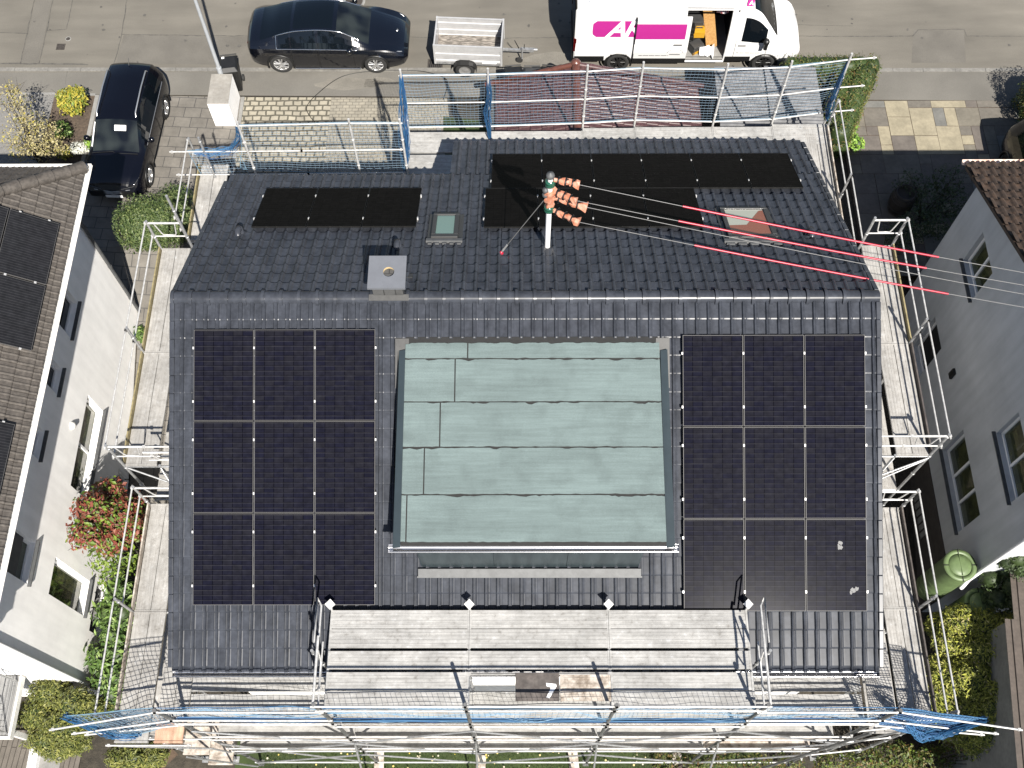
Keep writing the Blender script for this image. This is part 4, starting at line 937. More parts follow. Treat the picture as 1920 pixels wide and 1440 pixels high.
def window(root,O,u,v,n,op,depth=.16,panes=1,gm='winglass',sill=True,shutter=0,label=None,fm='frame'):
    a,b,c,d=op; O=V(O)-n*depth; mb=MB(); f=.06; w_=b-a; h=d-c
    sh=h*shutter
    mb.obox(O+u*a+v*c-n*.02,u,v,n,w_,f,.07); mb.obox(O+u*a+v*(d-f)-n*.02,u,v,n,w_,f,.07)
    for k in range(panes+1): 
        x=a+(w_-f)*k/panes; mb.obox(O+u*x+v*(c+f)-n*.018,u,v,n,f,h-2*f,.066)
    win=mb.build('window',M[fm],root)
    if label: win['label']=label
    mb=MB(); mb.obox(O+u*(a+f)+v*(c+f)-n*.0,u,v,n,w_-2*f,h-2*f,.012); mb.build('pane',M[gm],win)
    if sh: 
        mb=MB()
        for k in range(int(sh/.05)): mb.obox(O+u*(a+.01)+v*(d-(k+1)*.05)+n*.05,u,v,n,w_-.02,.046,.014)
        mb.build('shutter',M['zincM'],win)
    if sill: 
        mb=MB(); mb.obox(O+u*(a-.05)+v*(c-.05)+n*.06,u,v,n,w_+.1,.035,depth+.02); mb.build('sill',M['zincM'],win)
    return win
def clip(o,co,no):
    b=bmesh.new(); b.from_mesh(o.data); bmesh.ops.bisect_plane(b,geom=b.verts[:]+b.edges[:]+b.faces[:],plane_co=co,plane_no=no,clear_outer=True); b.to_mesh(o.data); b.free()
LH=thing('house','white rendered house at the left edge with brown tiled hip roof and older solar panels','house')
XW=-10.45; YN,YS,ZG=4.25,-5.75,-3.2
O=V((XW,YS,ZG)); ops=[]
def lop(y0,y1,z0,z1): ops.append((y0-YS,y1-YS,z0-ZG,z1-ZG))
for a in ((1.5,2.45,3.05,4.0),(-.02,.62,3.14,3.92),(-1.7,-1.05,3.36,3.97),(-1.64,.72,.52,1.54),(-4.32,-3.4,2.72,4.05),(-4.25,-3.4,-.5,1.6),(-4.5,-3.25,-1.8,-1.0),(-1.2,-.2,-1.9,-1.1)): lop(*a)
mb=MB(); facade(mb,O,Y_,Z_,X_,YN-YS,8.3,ops)
mb.add([(XW,YN,ZG),(-24,YN,ZG),(-24,YN,5.1),(XW,YN,5.1)],[(0,1,2,3)]); mb.add([(XW,YS,ZG),(-24,YS,ZG),(-24,YS,5.1),(XW,YS,5.1)],[(3,2,1,0)])
mb.build('wall',M['white'],LH)
WL=['upper window nearest the street','small square upper window','smallest upper window','large two-pane window','upper window with a half lowered grey shutter','tall lower window','cellar window','cellar window']
for i,op in enumerate(ops): window(LH,O,Y_,Z_,X_,op,panes=2 if i==3 else 1,shutter=.75 if i==4 else 0,label=WL[i],gm='winglass' if i in(3,5,4) else 'glass')
tp=R(34); ce,se=math.cos(tp),math.sin(tp); XE,YE,ZE=-9.87,4.8,5.2
Ve,Ne=V((ce,0,-se)),V((se,0,ce)); Vn,Nn=V((0,ce,-se)),V((0,se,ce))
mb=MB(); L=7.2; tilefield(mb,V((XE,YE,ZE))-Ve*L-Y_*11.5,Y_,Ve,Ne,11.5,L,.30,.335,P_FLAT,lift=.026,jit=.004)
mb.obox(V((XE,YE,ZE))-Ve*L-Y_*11.5-Ne*.1,Y_,Ve,Ne,11.5,L-.05,.085)
o=mb.build('roof_slope',M['brown'],LH); clip(o,V((XE,YE,0)),V((-1,1,0)).normalized()); o['label']='east roof slope with solar panels'
mb=MB(); tilefield(mb,V((XE,YE,ZE))-Vn*L,-X_,Vn,Nn,11,L,.30,.335,P_FLAT,lift=.026,jit=.004); mb.obox(V((XE,YE,ZE))-Vn*L-Nn*.1,-X_,Vn,Nn,11,L-.05,.085)
o=mb.build('roof_slope',M['brown'],LH); clip(o,V((XE,YE,0)),V((1,-1,0)).normalized())
mb=MB(); e0=V((XE-.02,YE-.02,ZE+.05)); hd=(V((-1,-1,math.tan(tp)))).normalized()
for k in range(18):
    p=e0+hd*(k*.40); mb.tube([p,p+hd*.43],[.155,.125],10)
mb.build('hip_cap',M['brown'],LH)
mb=MB(); halfpipe(mb,(XE+.06,YE+.1,ZE-.04),(XE+.06,YS-.5,ZE-.04),.065); mb.build('gutter',M['wood_trim'],LH)
mb=MB(); halfpipe(mb,(XE+.1,YE+.07,ZE-.04),(-20,YE+.07,ZE-.04),.065); mb.build('gutter',M['wood_trim'],LH)
mb=MB(); mb.b2(XW+.004,XE+.0,YS-.4,YN+.5,5.02,5.06); mb.b2(-20,XW,YN+.004,YN+.5,5.021,5.061); mb.build('soffit',M['wood_trim'],LH)
mb=MB(); mb.tube([(XW+.05,YN-.02,5.0),(XW+.06,YN-.02,-.6)],.045,10)
for z in (3.6,1.8,.2): mb.tube([(XW+.06,YN-.02,z),(XW+.06,YN-.02,z+.06)],.055,10)
mb.build('downpipe',M['zincM'],LH)
mb=MB(); mb.tube([(XW+.05,YS+.0,4.9),(XW+.05,YS+.0,-2.9)],.04,10); mb.build('downpipe',M['frame'],LH)
mb=MB(); mb.lathe((XW+.0,-.35,2.1),[(.10,0),(.10,.04),(.06,.09),(.0001,.10)],14,X_); mb.build('vent_cover',M['wood_trim'],LH)
settle(LH,(XW,0,-3))
pl1=panel(M['cellL'],M['pframe'],None,None,w=1.56,h=1.02,clamps=(1,-1)); first=True
lp=[(-.1,0,'lower solar panel nearest the eave, middle of the left neighbour roof'),(1.5,0,'solar panel nearest the hip ridge on the left neighbour roof'),(-.1,1,'solar panel upslope at the picture edge, middle of the left neighbour roof'),(1.5,1,'solar panel upslope at the picture edge nearest the hip of the left roof'),(-3.34,0,'solar panel lower down the left neighbour roof, apart from the upper group')]
for y0,r,lab in lp:
    o=pl1 if first else dup(pl1,None); first=False
    tag(o,lab,'solar panel','older solar panels on the left neighbour roof'); place(o,V((XE,y0,ZE))-Ve*(.30+r*1.05)+Ne*.14,Y_,-Ve,Ne)
# balcony, terrace and bench bottom left
bal=thing('balcony','pale grey boarded balcony with railing at the lower left corner','balcony')
mb=MB(); mb.b2(-15,-11.45,-7.12,-5.77,-.05,.02); mb.build('floor',M['greydeck'],bal)
mb=MB(); mb.b2(-15,-11.40,-7.17,-7.121,-.14,.05); mb.b2(-11.449,-11.40,-7.12,-5.77,-.14,.05); mb.build('edge_trim',M['wood_trim'],bal)
for x in (-11.5,-12.9): 
    for y in (-7.05,-5.9):
        mb=MB(); mb.tube([(x,y,.02),(x,y,1.0)],.025,8); mb.build('post',M['galv'],bal)
mb=MB(); mb.tube([(-15,-7.05,1.0),(-11.5,-7.05,1.0),(-11.5,-5.9,1.0)],.025,8)
for k in range(5): mb.tube([(-15,-7.05,.2+k*.15),(-11.5,-7.05,.2+k*.15),(-11.5,-5.9,.2+k*.15)],.006,5)
mb.build('railing',M['galv'],bal); 
for y in (-7.0,):
    mb=MB(); mb.b2(-11.6,-11.48,y-.06,y+.06,-3,-.06); mb.build('column',M['wood_trim'],bal)
settle(bal,(-11.5,-6.5,-3))
mb=MB(); mb.add([(-16,-9.5,-2.94),(-10.9,-9.5,-2.94),(-10.9,-6.6,-2.94),(-16,-6.6,-2.94)],[(0,1,2,3)]); struct('terrace',mb,M['decking'])
p=at(64,1410,-2.75); mb=MB(); mb.b2(p.x-.11,p.x+.11,p.y-.55,p.y+.22,-2.94,-2.72); mb.tube([(p.x,p.y+.2,-2.72),(p.x,p.y-.55,-2.72)],.10,10)
tag(mb.build('trough',M['frame']),'long white trough on the brown terrace at the lower left','planter')
mb=MB(); q=at(100,1420,-2.93); mb.b2(q.x-.35,q.x+.2,q.y-.9,q.y+.45,-3,-2.92); q=at(128,1378,-2.9); mb.b2(q.x-.22,q.x+.2,q.y-.2,q.y+.22,-3,-2.9); struct('garden_path',mb,M['concrete'])
# right house
RH=thing('house','pale grey white gabled house at the right edge in its own shade with brown tiles','house')
XWr=10.75; Yn,Ys,Zg=4.45,-3.6,-3.2; O=V((XWr,Yn,Zg)); ops=[]
for (y0,y1,z0,z1) in ((2.22,3.32,3.5,4.68),(-2.7,-1.08,3.3,4.45),(-2.45,-.32,.38,1.72),(2.02,2.94,-.2,1.42)): ops.append((Yn-y1,Yn-y0,z0-Zg,z1-Zg))
mb=MB(); facade(mb,O,-Y_,Z_,-X_,Yn-Ys,5.0-Zg,ops)
yr=.42; zr_=5.0+(Yn-yr)*math.tan(R(23))
mb.add([(XWr,Yn,5.0),(XWr,Ys,5.0),(XWr,yr,zr_)],[(0,1,2)])
mb.add([(XWr,Yn,Zg),(24,Yn,Zg),(24,Yn,5.0),(XWr,Yn,5.0)],[(0,1,2,3)]); mb.add([(XWr,Ys,Zg),(24,Ys,Zg),(24,Ys,5.0),(XWr,Ys,5.0)],[(3,2,1,0)])
mb.build('wall',M['whiteR'],RH)
for i,op in enumerate(ops): window(RH,O,-Y_,Z_,-X_,op,panes=(2,2,3,1)[i],gm='winglass' if i<3 else 'dark',sill=i<3,label=['upper two-pane window towards the street','upper window at the picture edge','wide three-pane lower window','unlit black lower window'][i])
mb=MB(); mb.b2(XWr-.02,XWr+.05,Ys,.6,-3.1,-.57); mb.build('plinth',M['plinth'],RH)
mb=MB()
for k in range(6): mb.b2(XWr-.035,XWr-.021,-1.9+k*.2,-1.9+k*.2+.14,-1.9,-1.4)
mb.build('cellar_grille',M['concrete'],RH)
mb=MB(); mb.b2(XWr-.06,XWr-.002,1.05,1.2,1.65,1.95); mb.build('vent_cover',M['black'],RH)
rp=R(23); cr_,sr_=math.cos(rp),math.sin(rp); Vr,Nr=V((0,cr_,-sr_)),V((0,sr_,cr_)); ez=V((10.53,5.0,5.0))
Lr=(5.0-yr)/cr_
mb=MB(); tilefield(mb,ez-Vr*Lr,X_,Vr,Nr,12,Lr,.235,.335,[(0,0),(.2,.0),(.35,.01),(.5,.045),(.65,.062),(.8,.05),(.93,.012)],lift=.03,jit=.005,stag=.5)
mb.obox(ez-Vr*Lr-Nr*.1,X_,Vr,Nr,12,Lr-.05,.085); o=mb.build('roof_slope',M['brownR'],RH); o['label']='street side roof slope of mossy red brown tiles'
mb=MB(); V2=V((0,-cr_,-sr_)); N2=V((0,-sr_,cr_)); mb.obox(ez-Vr*Lr,X_,V2,N2,12,Lr,.05); mb.build('roof_slope',M['brownR'],RH)
mb=MB(); halfpipe(mb,ez+V((-.02,.08,-.05)),ez+V((10,.08,-.05)),.07); mb.build('gutter',mat('copper and pale gutter',(.5,.32,.24,1),.5,col2=(.62,.55,.5,1),scale=5),RH)
mb=MB(); p0=ez+X_*1.35; mb.tube([p0-Vr*0.0+Nr*.10,p0-Vr*3.5+Nr*.10],.02,6); mb.build('lightning_rod',M['wire'],RH)
mb=MB(); mb.tube([(XWr-.03,Ys-.05,5),(XWr-.03,Ys-.05,.55),(XWr-.15,Ys-.2,.3)],.05,10); mb.build('downpipe',M['frame'],RH)
settle(RH,(XWr,0,-3))
# shed roof lower right
sh=thing('shed','garden shed at the lower right with brown ribbed metal roof','shed')
mb=MB(); po=[at(1914,1040,-.2),at(1925,1118,-.2),at(1889,1150,-.2),at(1882,1215,-.2),at(1908,1445,-.2)]
zs=1.5; x_l=[11.75,11.28]; k=0
P0,P1=at(1884,1160,zs),at(1908,1445,zs); xx=0; d=(P1-P0).normalized(); s_=V((-d.y,d.x,0)); s_=s_ if s_.x>0 else -s_
prof=[]; x=0
while x<3.0: prof+=[(x,0),(x+.12,0),(x+.135,.035),(x+.185,.035),(x+.20,0)]; x+=.2
A0=[P0+s_*a+Z_*h-d*.0 for a,h in prof]; A1=[P0+s_*a+Z_*h+d*4.2 for a,h in prof]; n=len(prof); mb.add(A0+A1,[(i,i+1,n+i+1,n+i) for i in range(n-1)])
q=[P0+s_*.22-d*.0,P0+s_*.22-d*1.3,P0+s_*2.9-d*1.3,P0+s_*2.9]; prof2=[(a,h) for a,h in prof if a>=.2]; B0=[P0+s_*a+Z_*(h+.003)-d*1.2 for a,h in prof2]; B1=[P0+s_*a+Z_*(h+.003)-d*.002 for a,h in prof2]; n=len(prof2); mb.add(B0+B1,[(i,i+1,n+i+1,n+i) for i in range(n-1)])
mb.build('roof',M['brownmetal'],sh)
mb=MB(); mb.slab([P0+s_*.06+d*.05-Z_*.03,P0+s_*.06+d*4.1-Z_*.03,P0+s_*2.9+d*4.1-Z_*.03,P0+s_*2.9+d*.05-Z_*.03],Z_,4.3); mb.build('wall',M['concrete'],sh); settle(sh,P0-Z_*4.4)
# water tanks
def tank(x,y,zt,r,h,label):
    t=thing('water_tank',label,'water tank',group='green water tanks by the right house')
    mb=MB(); mb.lathe((x,y,zt-h),[(r*.85,0),(r*.93,.05),(r*.95,h*.5),(r*.99,h*.9),(r,h-.05)],36); 
    for k in range(8): mb.lathe((x,y,zt-h+.12+k*h*.1),[(r*.96,0),(r*.985,.02),(r*.96,.04)],36)
    mb.build('barrel',M['lagreen'],t)
    mb=MB(); mb.lathe((x,y,zt),[(r*1.0,-.06),(r*1.04,-.05),(r*1.04,.02),(r*.75,.03),(r*.745,.0)],40); mb.build('rim',M['lagreen'],t)
    mb=MB(); mb.lathe((x,y,zt),[(r*.73,.0),(r*.70,.03),(r*.4,.05),(.0001,.06)],36); mb.b2(x-.006,x+.006,y-r*.7,y+r*.7,zt+.05,zt+.066); mb.build('lid',M['lagreen'],t)
    for a in (0,PI/2,PI,1.5*PI): 
        mb=MB(); mb.box((x+math.cos(a)*r*.9,y+math.sin(a)*r*.9,zt+.025),(.12,.02,.02),Matrix.Rotation(a,3,'Z')); mb.build('latch',M['dark'],t)
    settle(t,(x,y,zt-h))
tank(*at(1800,1060,1.25)[:2],1.25,.36,2.1,'large olive green water tank with domed lid at the house corner')
tank(*at(1838,1132,.35)[:2],.35,.36,1.7,'second green water tank mostly in shade below the first')
br=thing('barrel','dark wooden barrel standing in the shade of the right driveway','barrel')
b0=at(1682,392,0); mb=MB(); mb.lathe(b0,[(.26,0),(.33,.25),(.35,.42),(.33,.6),(.27,.82),(.24,.82),(.24,.7),(.0001,.7)],24); mb.build('staves',mat('dark oak',g(.06,1,.8,.65),.8,var=.4,scale=8),br)
for z in (.1,.28,.58,.74): 
    mb=MB(); r_=.27+.085*math.sin(PI*(z/.82)); mb.lathe(b0+Z_*z,[(r_+.0,-.02),(r_+.008,0),(r_+.0,.02)],24); mb.build('hoop',M['grey'],br)
settle(br,b0)
# ------------------------------------------------------------------ garage, carport, pillar, bins, lamp
gar=thing('garage','low garage with maroon tiled gable roof and orange ridge behind the blue net','garage')
xr_,zr2=1.76,2.05; yA,yB=6.6,10.66
for sx,xe,ze in ((-1,-.50,1.33),(1,5.32,1.18)):
    e=V((xe,yB,ze)); rd=V((xr_,yB,zr2)); vd=(e-rd).normalized(); nd=V((-vd.z*sx,0,abs(vd.x))); nd=V((sx*abs(vd.z),0,abs(vd.x)))
    mb=MB(); L=(e-rd).length
    tilefield(mb,V((xr_,yA,zr2)),Y_,vd,nd,yB-yA,L,.30,.335,[(0,0),(.06,.02),(.16,.022),(.22,.0),(.5,.0),(.56,.02),(.66,.022),(.72,.0),(.97,0)],lift=.03,jit=.004,stag=.5 if sx>0 else 0)
    mb.obox(V((xr_,yA,zr2))-nd*.1,Y_,vd,nd,yB-yA,L-.04,.085); mb.build('roof_slope',M['maroon'],gar)
    mb=MB()
    for k in range(int(L/.38)+1):
        p=V((xr_,yB+.03,zr2))+vd*(k*.38)+nd*.05; mb.tube([p,p+vd*.40],[.085,.07],8)
    mb.build('verge_cap',M['orange_tile' if sx<0 else 'maroon'],gar)
    if sx<0: mb=MB(); halfpipe(mb,(xe-.08,yA,ze-.03),(xe-.08,yB+.05,ze-.03),.06); mb.build('gutter',M['zincM'],gar)
mb=MB()
for k in range(10): 
    p=V((xr_,yB+.1-k*.40,zr2+.02)); mb.tube([p,p-Y_*.43],[.13,.11],12)
mb.lathe((xr_,yB+.06,zr2+.02),[(.15,-.1),(.15,.05),(.1,.14),(.0001,.17)],14); mb.build('ridge_cap',M['orange_tile'],gar)
mb=MB(); po=[(-.3,-.3),(5.1,-.3),(5.1,1.15),(xr_,1.95),(-.3,1.3)]; vs=[V((a,yA,b)) for a,b in po]+[V((a,yB-.15,b)) for a,b in po]; mb.add(vs,[(0,1,2,3,4),(9,8,7,6,5)]+[(i,(i+1)%5,5+(i+1)%5,5+i) for i in range(5)]); mb.build('wall',M['concrete'],gar); settle(gar,(2,8.5,0))
cp=thing('carport','flat carport roof of grey corrugated sheet between garage and hedge','carport')
mb=MB(); prof=[]; y=0
while y<3.0: prof+=[(y,.0),(y+.03,.028),(y+.06,.05),(y+.09,.028)]; y+=.12
x0,x1=5.72,8.62
for a,b,dzz in ((x0,7.18,0),(7.14,x1,.012)):
    A0=[V((a,7.95+p,1.72+h+dzz)) for p,h in prof]; A1=[V((b,7.95+p,1.66+h+dzz)) for p,h in prof]; n=len(prof); mb.add(A0+A1,[(i,i+1,n+i+1,n+i) for i in range(n-1)],True)
mb.build('roof',M['corr'],cp)
for x in (5.9,8.45):
    for y in (8.1,10.75): mb=MB(); mb.b2(x-.05,x+.05,y-.05,y+.05,0,1.63); mb.build('post',M['wood_trim'],cp)
settle(cp,(7.2,9.5,0))
pil=thing('pillar','white rendered block pillar with a stained flat top beside the sandstone setts','pillar')
mb=MB(); mb.b2(-8.87,-8.26,10.26,11.36,0,.98); mb.build('shaft',M['white'],pil,bevel=.012)
mb=MB(); mb.b2(-8.875,-8.255,10.255,11.365,.982,1.01); mb.build('cap',M['pillar_top'],pil,bevel=.008); settle(pil,(-8.56,10.8,0))
def wbin(label,x,y,rz,m='binK',group=None):
    t=thing('wheelie_bin',label,'wheelie bin',group=group)
    mb=MB(); a,b=.24,.28; mb.add([(-a*.82,-b*.8,.04),(a*.82,-b*.8,.04),(a*.82,b*.8,.04),(-a*.82,b*.8,.04),(-a,-b,.96),(a,-b,.96),(a,b,.96),(-a,b,.96)],[(3,2,1,0),(4,5,6,7),(0,1,5,4),(1,2,6,5),(2,3,7,6),(3,0,4,7)]); mb.build('body',M[m],t,bevel=.03)
    mb=MB(); mb.add([(-a-.03,-b-.04,.965),(a+.03,-b-.04,.965),(a+.03,b+.05,.975),(-a-.03,b+.05,.975),(-a*.8,-b*.7,1.05),(a*.8,-b*.7,1.05),(a*.8,b*.8,1.07),(-a*.8,b*.8,1.07)],[(3,2,1,0),(4,5,6,7),(0,1,5,4),(1,2,6,5),(2,3,7,6),(3,0,4,7)]); mb.build('lid',M[m],t,bevel=.02)
    mb=MB(); mb.tube([(-a,b+.09,.98),(a,b+.09,.98)],.02,8); mb.build('handle',M[m],t)
    for s in (-1,1): mb=MB(); mb.tube([(s*(a-.03),b*.9,.10),(s*(a+.03),b*.9,.10)],.10,16); mb.build('wheel',M['rubber'],t)
    t.location=(x,y,0); t.rotation_euler=(0,0,rz); return t
wbin('black wheelie bin with a small white sticker behind the white pillar',-8.42,11.75,.15)
st=MB(); st.b2(-.06,.02,-.02,.05,0,.003); o=st.build('sticker',M['paper']); o.parent=[c for c in bpy.data.objects if c.name=='wheelie_bin'][0]; o.location=(-.12,.17,1.075)
gb='bins standing on the pavement behind the garage'
wbin('black wheelie bin leftmost of the three behind the garage',.02,11.30,.1,group=gb); wbin('grey wheelie bin with a white sticker, middle of the three behind the garage',.55,11.28,0,'grey',group=gb); wbin('black wheelie bin nearest the orange ridge behind the garage',1.05,11.30,-.1,group=gb)
lp_=thing('street_lamp','tall pale grey street lamp post rising beside the white pillar','street lamp')
mb=MB(); mb.tube([(-8.64,11.44,0),(-8.62,11.44,1.2)],.075,12); mb.tube([(-8.62,11.44,1.15),(-8.56,11.44,6.0)],[.058,.04],12); mb.build('post',M['lampgrey'],lp_)
mb=MB(); mb.tube([(-8.62,11.44,6.0),(-8.6,11.6,6.3),(-8.58,12.4,6.4)],.03,8); mb.build('arm',M['lampgrey'],lp_); mb=MB(); mb.box((-8.58,12.6,6.4),(.25,.6,.1)); mb.build('lamp_head',M['lampgrey'],lp_,bevel=.03); settle(lp_,(-8.74,11.44,0))
# ironwork and odd cables on the ground
def drain(name,px,py,w_,h_,label,slots=6):
    t=thing(name,label,'drain cover'); p=at(px,py,0); mb=MB(); f=.04; 
    for a in ((-w_/2,w_/2,-h_/2,-h_/2+f),(-w_/2,w_/2,h_/2-f,h_/2),(-w_/2,-w_/2+f,-h_/2+f,h_/2-f),(w_/2-f,w_/2,-h_/2+f,h_/2-f)): mb.b2(p.x+a[0],p.x+a[1],p.y+a[2],p.y+a[3],0,.014)
    mb.build('rim',M['cast'],t); mb=MB()
    for k in range(slots):
        x=p.x-w_/2+f+(w_-2*f)*(k+.5)/slots; mb.box((x,p.y,.006),(.022,h_-.1,.012),Matrix.Rotation(.25,3,'Z'))
    mb.build('grate',M['cast'],t); mb=MB(); mb.b2(p.x-w_/2+f,p.x+w_/2-f,p.y-h_/2+f,p.y+h_/2-f,.0,.004); mb.build('sump',M['dark'],t); settle(t,p)
drain('drain_grate',816,121,.46,.42,'rusty drain grate at the kerb behind the trailer')
drain('drain_grate',114,88,.26,.24,'small iron cover plate in the road at the upper left',8)
def manhole(px,py,r,label):
    t=thing('manhole_cover',label,'manhole cover'); p=at(px,py,0); mb=MB(); mb.lathe(p,[(r,.0),(r,.012),(r*.78,.014),(r*.76,.008)],32); mb.build('rim',M['concrete'],t); mb=MB(); mb.lathe(p,[(r*.755,.009),(.0001,.0095)],32); mb.build('lid',M['cast'],t); settle(t,p)
manhole(128,73,.09,'small round iron cap in the road at the upper left'); manhole(664,2,.36,'round manhole with pale ring beside the sedan at the top edge'); manhole(1599,258,.17,'dark round cover beside the ground cover at the right driveway')
mb=MB(); P=[at(*q) for q in ((590,230),(575,205),(592,180),(640,145),(700,134),(762,133),(800,136),(835,148),(838,165),(830,190))]
Q=[]
for i in range(len(P)-1):
    a,b,c,d=P[max(i-1,0)],P[i],P[i+1],P[min(i+2,len(P)-1)]
    for k in range(8):
        t=k/8; Q.append(.5*((2*b)+(c-a)*t+(2*a-5*b+4*c-d)*t*t+(3*b-a-3*c+d)*t**3)+Z_*.02)
mb.tube(Q,.011,6); tag(mb.build('cable',M['black']),'thin black cable looping over the pavement behind the left net','cable')
lg=thing('log','reddish brown log lying with its pale cut end at the lower left','log'); a,b=at(295,1433,-2.55),at(322,1404,-2.62); mb=MB(); mb.tube([b,b.lerp(a,.5),a],[.22,.2,.19],18,caps=False); mb.build('bark',M['barkR'],lg); mb=MB(); ax=(a-b).normalized(); mb.disc(a,.19,20,ax); mb.disc(b,.22,20,-ax); mb.build('cut_end',M['cutwood'],lg); settle(lg,a-Z_*.2)
# ------------------------------------------------------------------ vehicles
def pchip(xs,ys,x):
    n=len(xs)
    if x<=xs[0]: return ys[0]
    if x>=xs[-1]: return ys[-1]
    i=max(k for k in range(n-1) if xs[k]<=x)
    h=[xs[k+1]-xs[k] for k in range(n-1)]; d=[(ys[k+1]-ys[k])/h[k] for k in range(n-1)]
    def m(k):
        if k==0: return d[0]
        if k==n-1: return d[-1]
        return 0 if d[k-1]*d[k]<=0 else 2*d[k-1]*d[k]/(d[k-1]+d[k])
    t=(x-xs[i])/h[i]; a,b=m(i)*h[i],m(i+1)*h[i]
    return (2*t**3-3*t*t+1)*ys[i]+(t**3-2*t*t+t)*a+(-2*t**3+3*t*t)*ys[i+1]+(t**3-t*t)*b
JB,JT,JC=8,11,17
def vehicle(name,label,cat,keys,wheels,wr,panes,wind,rear,doors,paint,rim,roofglass=None,glassj=(8,9,10),hole=None,windm='glassG',crown=.045,group=None,paneglass='glass',red=False):
    root=thing(name,label,cat,group=group); xs=[k[0] for k in keys]; Lc=xs[-1]
    C=lambda x,i: pchip(xs,[k[i] for k in keys],x)
    def prof(x):
        zs,wm,zb,wb,zt,wt=[C(x,i) for i in range(1,7)]; h=zb-zs; ze=zt-crown-.02
        ze=max(ze,zb+.01)
        P=[(wm*.90,zs),(wm*.965,zs+.06*h),(wm*.985,zs+.2*h),(wm*.995,zs+.36*h),(wm,zs+.54*h),(wm*.997,zs+.70*h),(lerp(wm,wb,.35),zs+.84*h),(lerp(wm,wb,.75),zs+.95*h),(wb,zb)]
        for t in (.36,.72): P.append((lerp(wb,wt,t)+.018*math.sin(PI*t),lerp(zb,ze,t)))
        P.append((wt,ze)); 
        for t in (.12,.3,.5,.7,.86,1): P.append((wt*(1-t),ze+(zt-ze)*math.sin(t*PI/2)**.8))
        return P
    n=int(Lc/.055); X=[Lc*i/n for i in range(n+1)]
    ex={a for p in panes for a in p}|set(wind)|set(rear)|{a for p in doors for a in p}|(set(hole) if hole else set())|(set(roofglass) if roofglass else set())
    X=sorted([x for x in X if all(abs(x-e)>.02 for e in ex)]+list(ex)); G=[prof(x) for x in X]
    parts={}
    def put(key,q,s):
        m=parts.setdefault(key,MB()); m.add(q if s>0 else q[::-1],[(0,1,2,3)],True)
    for s in (1,-1):
        for i in range(len(X)-1):
            xm=(X[i]+X[i+1])/2
            for j in range(JC):
                q=[V((X[i],s*G[i][j][0],G[i][j][1])),V((X[i+1],s*G[i+1][j][0],G[i+1][j][1])),V((X[i+1],s*G[i+1][j+1][0],G[i+1][j+1][1])),V((X[i],s*G[i][j+1][0],G[i][j+1][1]))]
                c=(q[0]+q[1]+q[2]+q[3])/4
                if j<JB and any(math.hypot(c.x-wx,c.z-wr)<wr+.045 for wx in wheels): continue
                if hole and s<0 and hole[0]<xm<hole[1] and 1<=j<=JT-1: continue
                key='body'
                if j in glassj:
                    for k,(a,b) in enumerate(panes):
                        if a<xm<b: key=('window',s,k)
                if j>=JT and wind[0]<xm<wind[1]: key=('windscreen',0,0)
                if j>=JT and rear[0]<xm<rear[1]: key=('rear_window',0,0)
                if roofglass and j>=JT+1 and roofglass[0]<xm<roofglass[1]: key=('roof_window',0,0)
                if 1<=j<JB:
                    for k,(a,b) in enumerate(doors):
                        if a<xm<b and key=='body': key=('door',s,k)
                put(key,q,s)
    b=parts['body']; b.cm=1
    for s in (1,-1):
        if red or True:
            for i in (0,len(X)-1): pass
        for (a,bb) in doors:
            for x in (a,bb): b.tube([(x,s*(p[0]+.001),p[1]) for p in prof(x)[1:JB+1]],.007,4)
            b.tube([(x,s*(prof(x)[1][0]+.001),prof(x)[1][1]) for x in [a+(bb-a)*t/8 for t in range(9)]],.007,4)
    # closed ends and underside
    b.cm=1
    for i in (0,-1): b.add([(X[i],p[0],p[1]) for p in G[i]]+[(X[i],-p[0],p[1]) for p in G[i][-2::-1]],[tuple(range(2*len(G[i])-1))])
    b.b2(.25,Lc-.25,-.6,.6,.2,.45)
    for wx in wheels:
        for s in (1,-1):
            w_=C(wx,2)
            nseg=14; A_=[PI*k/nseg for k in range(nseg+1)]; rr=wr+.05
            V0=[(wx+math.cos(t)*rr,s*(w_-.01),wr+math.sin(t)*rr) for t in A_]; V1=[(x,s*(w_-.3),z) for x,_,z in V0]
            b.add(V0+V1,[(k,k+1,nseg+2+k,nseg+1+k) for k in range(nseg)]); b.add([(wx-rr,s*(w_-.29),.25),(wx+rr,s*(w_-.29),.25),(wx+rr,s*(w_-.29),wr+rr),(wx-rr,s*(w_-.29),wr+rr)],[(0,1,2,3)])
            b.tube([(wx+math.cos(t)*rr,s*(w_-.012),wr+math.sin(t)*rr) for t in [PI*(-.08)+PI*1.16*k/18 for k in range(19)]],.032,6)
    b.build('body',[M[paint],M['black']],root)
    for key,m in parts.items():
        if key=='body': continue
        nm=key[0]; mm={'window':paneglass,'windscreen':windm,'rear_window':'glass','roof_window':'glass','door':paint}[nm]
        if nm=='window': 
            for dr in [o for o in root.children if False]: pass
        m.build(nm,M[mm],root)
